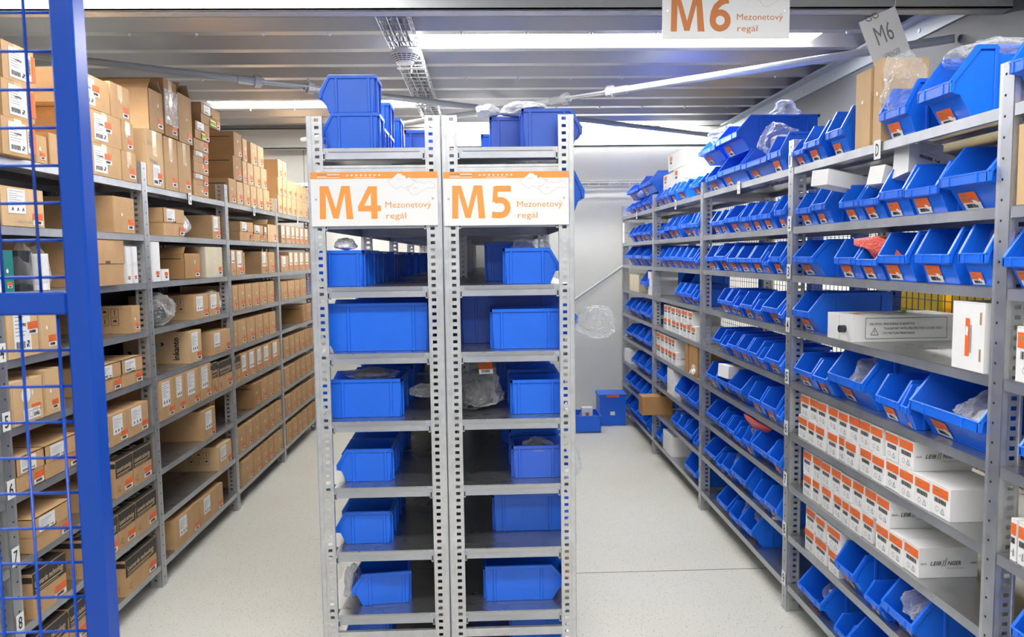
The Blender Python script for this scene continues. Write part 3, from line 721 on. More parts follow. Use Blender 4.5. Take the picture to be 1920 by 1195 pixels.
rwhite('B',6,[(1231,1238),(1239,1246),(1247,1252),(1253,1260),(1261,1267)],.092,0,'lower',logo=(4,))
rwhite('B',6,[(1231,1238),(1239,1245),(1247,1253),(1254,1259),(1260,1265)],.092,.092,'upper')
# plain cartons in the right rack
def rbox(name,a,b,s,Hh,D,label,cat,m=None,zoff=0,pro=0.006,rz=0,tilt=0,rx=0,group=None,W=None,yc=None,kind=None):
    z=SR[s-1]+zoff; Xf=XR+pro
    if s>1: Hh=min(Hh,SR[s-2]-SR[s-1]-.034-zoff)
    yf,yn=yat(a,Xf,z+.05),yat(b,Xf,z+.05); W=W or yf-yn-.003
    o=obj(name,kind or wbox_mesh(W,D,Hh,m=m),loc=(Xf+D/2,yc or (yf+yn)/2,z+.0006),rz=R(-90)+rz,rx=rx,ry=tilt); tag(o,label,cat,group); o['_w']=W; return o,W
def strip(o): 
    if '_w' in o: del o['_w']
for lab,a,b,h in (('first of two upright brown cartons on top of bay D, right rack',1603,1631,.265),('second upright brown carton, partly behind a clear bag, bay D, right rack',1636,1652,.28)):
    o,W=rbox('cardboard_box',a,b,1,h,.16,lab,'cardboard box',m=m_cardl); strip(o); obj('torn_tab',tab_mesh(4),o,loc=(0,-.081,h*.6))
# caution carton
def caution():
    L,D_,Hc=.33,.30,.085
    mb=MB(); mb.box(-L/2,L/2,-D_/2,D_/2,0,Hc,m_white); 
    mb.box(-.02,.02,-D_/2-.001,-D_/2,.003,Hc-.003,m_wtape)
    return mb.mesh('caution_carton',.0015)
yb=yat(1603,XR+.02,SR[3]+.01)
L_=.40; Wd=.20; Hc=.098
mb=MB(); mb.box(-Wd/2,Wd/2,-L_/2,L_/2,0,Hc,m_white); mb.box(-.002,.001,-L_/2-.0006,-L_/2,0.002,Hc-.002,m_whed)
cc=tag(obj('printhead_carton',mb.mesh('printhead_carton',.0015),loc=(XR+.008+L_/2,yb+Wd/2,SR[3]+.0006),rz=R(-90)),'long white carton printed CAUTION PRINTHEAD IS SENSITIVE on shelf 4, right rack','carton')
mb=MB(); fx0,fx1,fz0,fz1=.05,.355,.012,.088
mb.stroke([(fx0,fz0),(fx1,fz0),(fx1,fz1),(fx0,fz1),(fx0,fz0)],.0016,m_ink)
mb.text('CAUTION:',.065,.062,.0085,m_ink,width=.046); mb.text('PRINTHEAD IS SENSITIVE.',.117,.062,.0085,m_ink,width=.118)
mb.text('TRANSPORT WITH PROTECTIVE COVER ONLY.',.117,.045,.0085,m_ink,width=.225); mb.text('DO NOT JAR PRINTHEAD.',.117,.028,.0085,m_ink,width=.120)
mb.stroke([(.070,.026),(.084,.052),(.098,.026),(.070,.026)],.0018,m_ink); mb.stroke([(.084,.044),(.084,.034)],.002,m_ink); mb.stroke([(.084,.031),(.084,.029)],.002,m_ink)
obj('caution_print',mb.mesh('caution_print'),cc,loc=(Wd/2+.0006,-L_/2,0),rz=R(90))
mb=MB(); mb.tube((0,0,0),(0,-.022,0),.014,m_blk,16); obj('black_knob',mb.mesh('knob'),cc,loc=(.045,-L_/2,.045))
mb=MB(); mb.add([(0,0,0),(.05,0,0),(.05,.03,.001),(.02,.035,.014),(0,.03,.001)],[(0,1,2,3,4)],m_green); obj('green_note',mb.mesh('note'),cc,loc=(-.03,.02,Hc+.001))
mb=MB(); mb.box(0,.06,0,.03,0,.0006,m_orange); obj('orange_label',mb.mesh('ol'),cc,loc=(-.01,-.16,Hc))
# white carton with vertical orange strip
o,W=rbox('white_carton',1795,1822,4,.19,.25,'tall white carton with a vertical orange label beside the right upright post','carton',W=.14,yc=2.06,pro=0.0); strip(o)
mb=MB(); mb.rect(0,.018,0,.105,m_orange); mb.rect(.020,.028,.01,.09,m_paper)
for k in range(22): mb.box(.021,.028,-.0013,-.001,.012+k*.0035,.0135+k*.0035,m_ink)
mb.add([(.002,-.0016,.06),(.012,-.0016,.055),(.014,-.0016,.08),(.004,-.0016,.084)],[(0,1,2,3)],m_wtape)
obj('orange_label',mb.mesh('ol'),o,loc=(-.01,-.126,.04))
mb=MB()
for z in (.03,.13): mb.box(0,.008,-.0008,0,z,z+.035,m_whed); mb.box(.001,.007,-.0012,-.0008,z+.002,z+.033,m_cardd)
obj('handle_slots',mb.mesh('hs'),o,loc=(.05,-.125,0))
# tilted white boxes lying in the bins of D2
def loosebox(W,D,Hh,loc,rot,label,m=None,lab=None):
    o=obj('white_carton',wbox_mesh(W,D,Hh,m=m),loc=loc); o.rotation_euler=rot; tag(o,label,'carton'); return o
yy=yat(1600,XR,1.86)
loosebox(.32,.078,.058,(1.375,2.86,1.845),(0,R(7),R(22)),'long white carton lying tilted across blue bins on shelf 2, bay D')
loosebox(.11,.07,.065,(1.375,2.60,1.835),(0,R(14),R(15)),'small white carton tipped in a blue bin, shelf 2, bay D')
o=loosebox(.18,.07,.105,(1.445,2.50,1.845),(R(-14),R(14),R(10)),'white carton with printed label sticking out of a blue bin, shelf 2, bay D')
obj('paper_label',paper_mesh(.10,.075,1),o,loc=(-.06,-.0356,.055))
loosebox(.20,.13,.07,(XR+.07,4.17,.925),(0,R(4),R(8)),'white carton lying on blue bins, shelf 6, bay C, right rack')
# other cartons right rack
for nm,a,b,s,h,d,lab,m in (('white_carton',1251,1264,7,.096,.26,'lower plain white carton on shelf 7, bay B, right rack',None),
    ('white_carton',1243,1260,9,.15,.30,'white carton with dark stripes on the lowest shelf, bay B, right rack',None),
    ('cream_box',1181,1198,4,.15,.28,'cream box on shelf 4 at the far end of the right rack',m_cream),
    ('white_carton',1215,1221,4,.19,.22,'upright white carton on shelf 4 at the far end of the right rack',None),
    ('white_carton',1171,1182,7,.12,.25,'white carton on shelf 7 at the far end of the right rack',None),
    ('cardboard_box',1284,1290,6,.21,.25,'left of two upright brown cartons on shelf 6, bay B, right rack',m_cardd),
    ('cardboard_box',1292,1308,6,.21,.25,'right of two upright brown cartons on shelf 6, bay B, right rack',m_cardd),
    ('cardboard_box',1906,1960,2,.20,.3,'tan carton at the right edge of the photo, on the second shelf',m_cardl),
    ('white_carton',1904,1960,4,.14,.3,'white carton at the right edge of the photo, on the fourth shelf',None),
    ('white_carton',1894,1906,6,.11,.3,'left white carton at the right edge of the photo, sixth shelf',None),
    ('white_carton',1908,1925,6,.11,.3,'right white carton at the right edge of the photo, sixth shelf',None)):
    o,W=rbox(nm,a,b,s,h,d,lab,'cardboard box' if 'brown' in lab or 'tan' in lab else 'carton',m=m); strip(o)
    if h<.16 and m is None and s!=7 and s!=9: obj('orange_label',wlabel_mesh(W*.9,h),o,loc=(-W*.45,-d/2-.0006,0))
o,W=rbox('white_carton',1251,1263,7,.095,.25,'upper plain white carton on shelf 7, bay B, right rack','carton',zoff=.097); strip(o)
o,W=rbox('cardboard_box',1222,1238,8,.145,.24,'brown carton sticking out over the aisle between bays A and B, right rack','cardboard box',m=m_cardd,pro=-.13,W=.14,yc=6.0); strip(o)
o.location.y=5.93
for a,b,zo,h,lab in ((1244,1262,.125,.11,'lower left white carton on top of bay B, right rack'),(1263,1290,.125,.12,'lower right white carton on top of bay B, right rack'),(1253,1285,.246,.12,'highest white carton on top of bay B, right rack')):
    o,W=rbox('white_carton',a,b,1,h,.22,lab,'carton',zoff=zo,pro=.05); strip(o); obj('orange_label',wlabel_mesh(min(W*.6,.08),h),o,loc=(-W*.4,-.1106,0))
for zo,lab in ((0,'lower'),(.097,'upper')):
    o,W=rbox('white_carton',1166,1174,2,.095,.2,f'{lab} white carton at the far left end of shelf 2, right rack','carton',zoff=zo,pro=-.004,W=.09); strip(o)
    o.location.y=7.372
# bags and soft things on right rack
bag((XR+.16,2.26,2.13),(.26,.24,.12),31,'clear bags of white parts heaped on the large top bin, bay D',m=m_filmh,core=m_foam)
bag((XR+.03,2.475,2.06),(.14,.16,.20),32,'clear punched plastic sleeve draped over the brown carton and blue bin, bay D')
bag((XR+.09,4.54,2.25),(.20,.24,.13),33,'clear bag of grey parts in the upper left bin on top of bay C',core=m_grey)
bag((XR+.26,4.05,2.325),(.16,.16,.10),34,'clear plastic bag on top of the raised large bin, bay C')
bag((XR+.12,3.72,2.085),(.22,.26,.17),35,'clear bag of metal parts in the right bins on top of bay C',core=m_grey)
bag((XR+.12,2.745,1.09),(.24,.22,.15),36,'clear bag folded inside the large bin on shelf 5, bay D',m=m_filmh)
bag((XR+.16,2.135,1.075),(.28,.28,.15),37,'bubble wrap in the biggest blue bin on shelf 5, bay D',m=m_filmh,core=m_foam)
bag((XR+.13,2.35,.41),(.24,.14,.11),38,'clear printed bag in the largest blue bin on shelf 8, bay D',m=m_filmh)
bag((XR+.10,3.0,.18),(.12,.12,.08),39,'clear bag with white sheet in the left bin on shelf 9, bay D',core=m_foam)
bag((XR+.34,2.85,1.565),(.16,.30,.125),40,'clear plastic bag standing behind the blue bins on shelf 3, bay D')
bag((XR+.09,yat(1845,XR+.08,1.63),1.58),(.10,.20,.12),41,'clear zip bag in the rightmost bin on shelf 3, bay D')
bag((XR+.07,3.44,.361),(.16,.14,.07),42,'white crumpled plastic bag at the right end of shelf 8, bay C',m=m_filmh,core=m_foam)
bag((XR+.02,yat(1300,XR,.62+.28),.80+.03),(.10,.10,.08),43,'white crumpled bag beside the brown cartons, shelf 6, bay B',m=m_filmh,core=m_foam)
bag((XR+.10,5.06,2.10),(.22,.24,.14),44,'clear plastic bag over the blue bins on top of bay B',m=m_filmh)
bag((XR+.04,yat(1201,XR,2.1),2.11),(.14,.14,.06),45,'crumpled white film on the blue bins on top of bay A',m=m_filmh)
bag((XR+.03,yat(1177,XR,.62),.83),(.12,.10,.05),46,'small bag of silver parts at the far end of shelf 6, right rack',core=m_grey)
bag((XR+.14,1.70,2.12),(.16,.16,.10),47,'clear bag on the bin at the upper right edge of the photo')
# red foam pouch and red pouch
def sheet(label,pts,m,name,cat,th=.006):
    mb=MB(); n=len(pts); mb.add(pts,[tuple(range(n))],m); me=mb.mesh(name)
    bm=bmesh.new(); bm.from_mesh(me); bmesh.ops.triangulate(bm,faces=bm.faces); bmesh.ops.subdivide_edges(bm,edges=bm.edges,cuts=4,use_grid_fill=True)
    c=Vector((0,0,0))
    for v in bm.verts: v.co+=Vector((1,0,.4))*.012*noise.noise(v.co*14)
    bm.to_mesh(me); bm.free(); o=tag(obj(name,me),label,cat); s=o.modifiers.new('s','SOLIDIFY'); s.thickness=th; s.offset=0
    for p in me.polygons: p.use_smooth=True
    return o
X=XR
def PP(px,py,X):     # a measured point on the plane x = X
    k=px-960; l=597.5-py; d=_F+_Rt*(k/FPX)+_Up*(l/FPX); t=X/d.x; return (X,d.y*t,H_EYE+d.z*t)
sheet('red bubble-foam pouch sticking out of a blue bin on shelf 3, bay D',[PP(1605,449,XR+.0),PP(1650,441,XR+.02),PP(1698,487,XR+.06),PP(1690,489,XR+.05),PP(1650,489,XR+.04),PP(1636,468,XR+.01),PP(1606,460,XR+0)],m_pink,'foam_pouch','pouch',.02)
sheet('red foam flap folded behind the red pouch on shelf 3, bay D',[PP(1652,442,XR+.03),PP(1664,444,XR+.05),PP(1698,462,XR+.08),PP(1680,462,XR+.07)],m_pink,'foam_pouch','pouch',.01)
sheet('red plastic pouch in the blue bins on shelf 7, bay C',[PP(1396,776,XR-.0),PP(1446,806,XR+.03),PP(1440,812,XR+.04),PP(1414,806,XR+.03)],m_redt,'plastic_pouch','pouch',.01)

# ------------------------------------------------------------------ left rack contents
def carton_mesh(W,D,Hh,m,style):
    def f():
        mb=MB()
        if style in('open','openlow'):
            t=.004
            mb.box(-W/2,W/2,-D/2,-D/2+t,0,Hh,m); mb.box(-W/2,W/2,D/2-t,D/2,0,Hh,m); mb.box(-W/2,-W/2+t,-D/2,D/2,0,Hh,m); mb.box(W/2-t,W/2,-D/2,D/2,0,Hh,m); mb.box(-W/2,W/2,-D/2,D/2,0,t,m)
            f_=min(W*.45,.09 if style=='open' else .05)
            # flaps: front pair half raised
            mb.prism([(-W/2,Hh),(-W/2+f_*.55,Hh+f_*.7),(-W/2+f_*.55+.003,Hh+f_*.7),(-W/2+.004,Hh)],'y',-D/2+.004,D/2-.004,m)
            mb.prism([(W/2,Hh),(W/2-f_*.45,Hh+f_*.75),(W/2-f_*.45-.003,Hh+f_*.75),(W/2-.004,Hh)],'y',-D/2+.004,D/2-.004,m)
            mb.prism([(D/2,Hh),(D/2-.01,Hh+f_),(D/2-.013,Hh+f_),(D/2-.004,Hh)],'x',-W/2+.004,W/2-.004,m)
        elif style=='lid':
            mb.box(-W/2+.003,W/2-.003,-D/2+.003,D/2-.003,0,Hh*.6,m)
        else:
            mb.box(-W/2,W/2,-D/2,D/2,0,Hh,m)
            mb.box(-.0008,.0008,-D/2+.002,D/2-.002,Hh-.0002,Hh+.0004,m_seam); mb.box(-W/2+.004,-W/2+.006,-D/2-.0004,-D/2+.001,.002,Hh-.003,m_seam) if style=='plain' else None
            if style!='notape': mb.box(-.022,.022,-D/2-.0006,D/2+.0006,Hh-.0001,Hh+.0006,m_tape); 
            if style=='tape': mb.box(-.022,.022,-D/2-.0006,-D/2,Hh*.55,Hh,m_tape)
        return mb.mesh('carton',.0016)
    return cached(('ct',round(W,3),round(D,2),round(Hh,3),m.name,style),f)
def lid_mesh(W,D,Hh,m):
    def f():
        mb=MB(); z0=Hh*.48; t=.003; mb.box(-W/2,W/2,-D/2,-D/2+t,z0,Hh,m); mb.box(-W/2,W/2,D/2-t,D/2,z0,Hh,m); mb.box(-W/2,-W/2+t,-D/2,D/2,z0,Hh,m); mb.box(W/2-t,W/2,-D/2,D/2,z0,Hh,m); mb.box(-W/2,W/2,-D/2,D/2,Hh-t,Hh,m)
        mb.box(-.02,.02,-D/2-.0005,-D/2,z0,z0+.012,m_seam)
        return mb.mesh('lid',.001)
    return cached(('lid',round(W,3),round(D,2),round(Hh,3),m.name),f)
def leo_front(W,Hh):
    def f():
        mb=MB(); mb.rect(0,W,Hh*.52,Hh*.985,m_band); mb.text('Leonardo technology',W*.06,Hh*.68,Hh*.125,m_tan,width=W*.86,bold=.015); mb.stroke([(W*.06,Hh*.61),(W*.9,Hh*.61)],Hh*.022,m_tan,-.0011); mb.stroke([(W*.06,Hh*.56),(W*.75,Hh*.56)],Hh*.012,m_tan,-.0011)
        random.seed(2)
        for i in range(6):
            for j in range(6):
                if random.random()<.4: mb.box(W*.08+i*Hh*.03,W*.08+(i+1)*Hh*.03,-.001,-.0006,Hh*(.12+.03*j),Hh*(.15+.03*j),m_cardd)
        return mb.mesh('leo')
    return cached(('leo',round(W,3),round(Hh,2)),f)
def leo_top(W,D):
    def f():
        mb=MB(); mb.rect(0,W*.98,0,D*.55,m_band); mb.text('C3',W*.2,D*.12,D*.22,m_tan,width=W*.5,bold=.03); return mb.mesh('leot')
    return cached(('leot',round(W,3),round(D,2)),f)
def leo_side(D,Hh):
    def f():
        mb=MB(); mb.rect(D*.35,D,Hh*.80,Hh*.93,m_band)
        for k in range(5): mb.stroke([(D*(.35+.12*k),Hh*.12),(D*(.43+.12*k),Hh*.12),(D*(.43+.12*k),Hh*.26),(D*(.35+.12*k),Hh*.26),(D*(.35+.12*k),Hh*.12)],.0012,m_band)
        return mb.mesh('leos')
    return cached(('leos',round(D,2),round(Hh,2)),f)
def icons_side(D,Hh):
    def f():
        mb=MB()
        for j in range(2):
            for k in range(3):
                x=D*.50+k*.045; z=Hh*.30+j*.042
                mb.stroke([(x,z),(x+.034,z),(x+.034,z+.034),(x,z+.034),(x,z)],.0014,m_band)
                mb.stroke([(x+.017,z+.006),(x+.017,z+.028)],.0035,m_band) if (k+j)%2 else mb.add([(x+.017+math.cos(a)*.010,-.001,z+.016+max(0,math.sin(a))*.010) for a in [q*math.pi/4 for q in range(8)]],[tuple(range(8))],m_band)
        return mb.mesh('icons')
    return cached(('ic',round(D,2),round(Hh,2)),f)
def print_side(D,Hh):
    def f():
        mb=MB(); mb.rect(D*.35,D*.95,Hh*.78,Hh*.81,m_band)
        for k in range(3): mb.stroke([(D*.45,Hh*(.66-.05*k)),(D*.9,Hh*(.66-.05*k))],.0012,m_cardd)
        for k in range(7): mb.stroke([(D*(.5+.055*k),Hh*.42),(D*(.53+.055*k),Hh*.42),(D*(.515+.055*k),Hh*.50),(D*(.5+.055*k),Hh*.42)],.0014,m_cardd)
        return mb.mesh('ps')
    return cached(('ps',round(D,2),round(Hh,2)),f)
GL={'plain':'plain brown cartons in the left-hand rack','leo':'black-banded brown cartons in the left-hand rack','lid':'lidded brown boxes in the left-hand rack','paper':'brown cartons with white sheet labels in the left-hand rack'}
cnt={}
def lbox(bay,s,a,b,Hh,D=.33,style='plain',zoff=0,pro=0,m=None,label=None,side=None,gap=.002,row='',nolab=False,txt=None):
    z=SL[s-1]+zoff; Xf=XL+.004+pro; ya,yb_=yat(a,Xf,z+Hh*.5),yat(b,Xf,z+Hh*.5)
    lo={'A':FL[4],'B':FL[3],'C':FL[2],'D':FL[1]}[bay]
    if zoff==0 and pro<.02: ya=max(ya,lo+.056); yb_=min(yb_,lo+1.148)
    W=yb_-ya-gap; m=m or m_card
    if s>1: Hh=min(Hh,SL[s-2]-SL[s-1]-.034)
    k=(bay,s,row,style); cnt[k]=cnt.get(k,0)+1
    kind={'leo':'brown carton with black Leonardo band','lid':'lidded brown box','paper':'brown carton with white sheet label','plain':'plain brown carton','open':'open-topped brown carton','apr':'brown carton with white ribbon label','tape':'taped brown carton'}[style]
    if not label: label=f'{kind}, {ORD[cnt[k]]} from left{", "+row+" row" if row else ""}, shelf {s}, bay {bay}, left rack'.replace('Leonardo ','printed ')
    if style=='open' and s>1: Hh=min(Hh,SL[s-2]-SL[s-1]-.034-.055)
    st={'open':'open' if s==1 else 'openlow','leo':'notape','paper':'notape','apr':'tape'}.get(style,style)
    nm={'lid':'lidded_box'}.get(style,'cardboard_box')
    o=obj(nm,carton_mesh(W,D,Hh,m,st),loc=(Xf-D/2,(ya+yb_)/2,z+.0005),rz=R(90)); tag(o,label,'box' if style=='lid' else 'cardboard box',GL.get(style))
    F=-D/2-.0006
    big=W>.12
    if style=='lid': obj('lid',lid_mesh(W,D,Hh,m),o)
    if nolab: return o,W
    if style=='plain' or style=='tape' or style=='open':
        lw=min(.055,W*.42); obj('barcode_label',barcode_mesh(lw,lw*.85),o,loc=(W/2-lw-.008-random.uniform(0,.012),F,Hh*.06+random.uniform(0,.012)))
        obj('torn_tab',tab_mesh(random.randint(1,6)),o,loc=(random.uniform(-.1,.15)*W,F,Hh*random.uniform(.5,.68)))
    elif style=='leo':
        obj('front_print',leo_front(W,Hh),o,loc=(-W/2,F,0)); obj('top_print',leo_top(W,D),o,loc=(-W/2,-D/2,Hh+.0006),rx=R(-90)); obj('side_print',leo_side(D,Hh),o,loc=(-W/2-.0006,D/2,0),rz=R(-90))
        lw=min(.075,W*.5); obj('barcode_label',barcode_mesh(lw,lw*.62),o,loc=(W/2-lw-.008,F-.0004,Hh*.08))
    elif style in('paper','lid'):
        pw=min(.10,W*.55); ph=min(Hh*.62 if style=='paper' else Hh*.42,pw*1.5)
        obj('paper_label',paper_mesh(pw,ph,3 if style=='paper' else 1,txt),o,loc=(-W*.36,F,(Hh*.95-ph)))
        lw=min(.06,W*.42); obj('barcode_label',barcode_mesh(lw,lw*.7),o,loc=(W/2-lw-.012,F-.0008,Hh*.06))
    elif style=='apr':
        pw=min(.11,W*.55); obj('paper_label',paper_mesh(pw,Hh*.8,2),o,loc=(-W*.30,F,Hh*.1))
        if 'upper left edge' in label: obj('barcode_label',barcode_mesh(Hh*.7,.045),o,loc=(W*.28,F-.0006,Hh*.86),ry=R(90))
        lw=min(.06,W*.34)
        if 'upper left edge' not in label: obj('barcode_label',barcode_mesh(lw,lw*.75),o,loc=(-W*.30+pw*.8,F-.0006,Hh*.40))
    if side=='icons': obj('side_print',icons_side(D,Hh),o,loc=(-W/2-.0006,D/2,0),rz=R(-90))
    if side=='print': obj('side_print',print_side(D,Hh),o,loc=(-W/2-.0006,D/2,0),rz=R(-90))
    if side=='inkanto':
        mb=MB(); mb.text('inkanto',0,0,.035,m_ink,width=.14,bold=.03,rot=R(90)); obj('side_print',mb.mesh('ink'),o,loc=(-W/2-.0006,-D/2+.055,.004),rz=R(-90))
    return o,W
# bay D top
for i,t in enumerate(('lowest','middle','highest')):
    lbox('D',1,3,64,.126,.36,'apr',zoff=.1265*i,pro=.03,label=f'{t} of three ribbon-labelled cartons at the upper left edge')
lbox('D',1,66,88,.10,.20,'plain'); lbox('D',1,92,152,.12,.3,'plain',label='small carton marked 64S behind the blue gate post, top left shelf')
lbox('D',1,162,227,.135,.36,'apr',side='inkanto',label='lowest ribbon-labelled carton of the stack right of the blue post')
lbox('D',1,162,227,.135,.36,'apr',zoff=.1355,side='inkanto',label='middle ribbon-labelled carton of the stack right of the blue post')
lbox('D',1,136,205,.135,.36,'apr',zoff=.2725,label='highest ribbon-labelled carton of the stack right of the blue post')
lbox('D',1,229,256,.135,.33,'tape',label='lowest taped carton at the right end of bay D top, left rack')
lbox('D',1,229,250,.135,.33,'tape',zoff=.1355,label='middle taped carton at the right end of bay D top, left rack')
lbox('D',1,207,243,.15,.36,'tape',zoff=.271,label='highest taped carton at the right end of bay D top, left rack')
o,W=lbox('D',2,2,82,.135,.3,'paper',label='carton labelled THERMAL TRANSFER RIBBON behind the blue mesh, shelf 2',m=m_cardl,txt='THERMAL TRANSFER RIBBON')
mb=MB(); mb.text('HANDLE WITH CARE',0,0,.010,m_grey,width=.08); obj('care_text',mb.mesh('hc'),o,loc=(-.04,-.1516,.012))
lbox('D',2,212,252,.16,.36,'plain',label='brown carton with black handwriting at the right end of shelf 2, bay D')
lbox('D',3,168,234,.195,.36,'lid',nolab=True,pro=.03,label='large brown box with cut-out lid on shelf 3, bay D, left rack')
for a,b,t in ((236,246,'left'),(248,258,'right')): lbox('D',3,a,b,.17,.25,'plain',m=m_white,label=f'{t} of two narrow white cartons beside the large lidded box')
lbox('D',3,3,60,.19,.2,'plain',pro=-.2,label='brown carton behind the bagged rolls on shelf 3, bay D'); lbox('D',3,62,75,.19,.2,'plain',pro=-.2,label='brown carton right of and behind the bagged rolls, shelf 3')
lbox('D',4,10,71,.19,.36,'apr',m=m_cardl,label='large pale carton with white shipping label behind the mesh, shelf 4'); lbox('D',4,73,108,.175,.34,'plain',m=m_cardl,label='pale carton with orange label behind the mesh, shelf 4')
lbox('D',4,246,263,.125,.36,'plain',side='icons',label='brown carton with handling icons on its side, shelf 4, bay D')
o,W=lbox('D',5,20,80,.155,.36,'plain',m=m_cardl,label='pale carton with round white sticker behind the mesh, shelf 5')
mb=MB(); mb.tube((0,0,0),(0,-.0008,0),.027,m_paper,20); obj('round_sticker',mb.mesh('rs'),o,loc=(-.01,-.181,.10))
mb=MB(); mb.rect(0,.10,0,.038,m_paper)
for k in range(4): mb.stroke([(.01+.024*k,.008),(.026+.024*k,.008),(.026+.024*k,.030),(.01+.024*k,.030),(.01+.024*k,.008)],.0015,m_ink)
obj('icon_sticker',mb.mesh('is'),o,loc=(-.03,-.1812,.01))
lbox('D',5,83,112,.17,.34,'plain',m=m_cardl,label='pale carton with orange label behind the mesh, shelf 5')
lbox('D',5,182,228,.125,.34,'lid'); lbox('D',5,229,268,.125,.34,'lid')
lbox('D',6,30,84,.125,.34,'lid'); lbox('D',6,85,150,.125,.34,'lid'); lbox('D',6,176,206,.12,.34,'paper'); lbox('D',6,207,240,.135,.34,'paper'); lbox('D',6,241,278,.135,.34,'paper')
o,W=lbox('D',7,63,134,.125,.40,'lid',label='long lidded box with ribbon label behind the mesh, shelf 7',pro=.01)
lbox('D',7,178,206,.10,.34,'paper'); lbox('D',7,217,249,.165,.3,'leo'); lbox('D',7,250,284,.165,.3,'leo')
lbox('D',8,62,124,.165,.33,'leo'); lbox('D',8,156,186,.16,.33,'leo'); lbox('D',8,188,221,.165,.33,'leo'); lbox('D',8,222,254,.165,.33,'leo'); lbox('D',8,255,293,.165,.33,'leo')
lbox('D',9,66,128,.165,.33,'leo'); lbox('D',9,130,168,.165,.33,'leo'); lbox('D',9,236,293,.165,.33,'leo')
# bay C top
o,W=lbox('C',1,266,306,.275,.35,'tape',m=m_cardl,label='tall pale carton with handwriting Eon pack on top of bay C')
mb=MB(); mb.text('22KS',0,.20,.022,m_grey,width=.05,rot=R(-6)); mb.text('Eon pack',.02,.12,.022,m_grey,width=.09,rot=R(-6)); obj('handwriting',mb.mesh('hw'),o,loc=(-W*.45,-.1757,0))
obj('paper_label',paper_mesh(.08,.10,1),o,loc=(-.03,-.1757,.01))
lbox('C',1,279,306,.20,.36,'open',zoff=.276,label='open-topped carton standing on the Eon pack carton')
lbox('C',1,309,333,.27,.35,'tape',label='left of two tall cartons under the wrapped carton, bay C top'); lbox('C',1,334,358,.27,.35,'tape',label='right of two tall cartons under the open carton, bay C top')
o,W=lbox('C',1,308,332,.29,.36,'tape',zoff=.276,label='tall carton wrapped in shiny film on top of bay C',m=m_cardd)
mb=MB(); mb.box(-W/2-.002,W/2+.002,-.184,.184,.06,.24,m_filmh); obj('stretch_film',mb.mesh('sf'),o)
lbox('C',1,334,360,.26,.36,'open',zoff=.271,label='tall open-topped carton with raised flaps on top of bay C')
for i in range(5): lbox('C',1,363,391,.064,.30,'lid' if i%2 else 'plain',zoff=.0645*i,label=f'{["lowest","second lowest","middle","fourth","fifth"][i]} small flat box in the stack under the PARTIAL box')
for a,b,h,zo,pw,t in ((366,393,.10,.3235,.05,'flat box with yellow tape, just under the PARTIAL box'),(377,413,.115,.424,.09,'brown box with yellow tape reading PARTIAL, top of the stack')):
    o,W=lbox('C',1,a,b,h,.30,'lid',zoff=zo,label=t,pro=.01)
    mb=MB(); mb.rect(0,pw,0,.034,m_yel); mb.text('PARTIAL' if pw>.06 else 'PAR',.004,.008,.018,m_ink,width=pw-.01,bold=.02); obj('yellow_tape',mb.mesh('yt'),o,loc=(0-.02,-.1525,.006))
# bay C
lbox('C',2,307,346,.145,.34,'lid',label='flat lidded carton at the left of shelf 2, bay C'); o,W=lbox('C',2,398,413,.14,.34,'paper',label='brown carton at the right end of shelf 2, bay C')
bag((XL-.14,yat(362,XL,1.82),SL[1]+.002),(.24,.22,.165),61,'white bubble-wrapped pack with orange labels on shelf 2, bay C',m=m_filmh,core=m_foam,name='wrapped_pack',cat='wrapped pack',cs=.9,sharp=.10,rz=R(0))
o,W=lbox('C',3,282,300,.20,.22,'plain',m=m_white,label='tall white carton at the left end of shelf 3, bay C'); lbox('C',3,302,317,.06,.10,'plain',m=m_white,label='small white and navy box on shelf 3, bay C')
lbox('C',3,346,375,.155,.36,'open',side='print',label='open-topped carton with raised flap on shelf 3, bay C',m=m_cardd); lbox('C',3,385,417,.18,.34,'plain',m=m_cream,label='beige carton at the right end of shelf 3, bay C')
bag((XL-.07,yat(313,XL,1.36),SL[3]+.002),(.20,.24,.17),62,'clear bag holding a black part at the left end of shelf 4, bay C',core=m_blk)
lbox('C',4,364,391,.135,.36,'paper',side='icons',label='left carton with shipping label on shelf 4, bay C'); lbox('C',4,392,412,.135,.36,'paper',label='right carton with shipping label on shelf 4, bay C')
bag((XL-.08,4.765,SL[3]+.002),(.14,.11,.15),63,'white wrapped pack with orange label at the right end of shelf 4, bay C',m=m_filmh,core=m_foam,name='wrapped_pack',cat='wrapped pack',cs=.9,sharp=.10)
o,W=lbox('C',5,356,378,.175,.36,'paper',side=None,m=m_cardl,label='carton printed inkanto with cyan arrows on shelf 5, bay C')
mb=MB()
mb.text('inkanto',.30,.02,.032,m_ink,width=.125,bold=.03,rot=R(90))
for (x,z,s_,mm) in ((.13,.06,.05,m_cyan),(.20,.10,.018,m_ink),(.02,.05,.022,m_ink),(.02,.135,.018,m_cyan),(.09,.14,.014,m_ink),(.15,.145,.022,m_cyan)):
    mb.add([(x,-.001,z+s_),(x+s_*.7,-.001,z+s_),(x+s_*1.3,-.001,z+s_*.5),(x+s_*.7,-.001,z),(x,-.001,z),(x+s_*.5,-.001,z+s_*.5)],[(0,1,5),(1,2,5),(2,3,5),(3,4,5)],mm)
obj('side_print',mb.mesh('inkp'),o,loc=(-W/2-.0006,.18,0),rz=R(-90))
mb=MB(); mb.add([(0,0,0),(0,-.03,.02),(0,-.03,.022),(0,.05,.022),(0,.04,.0)],[(0,1,2,3,4)],m_cardl); f_=obj('carton_flap',mb.mesh('flap'),o,loc=(-W/2+.01,-.1,.174)); f_.modifiers.new('s','SOLIDIFY').thickness=.004
lbox('C',5,396,432,.135,.36,'paper',label='brown carton with white label at the right of shelf 5, bay C')
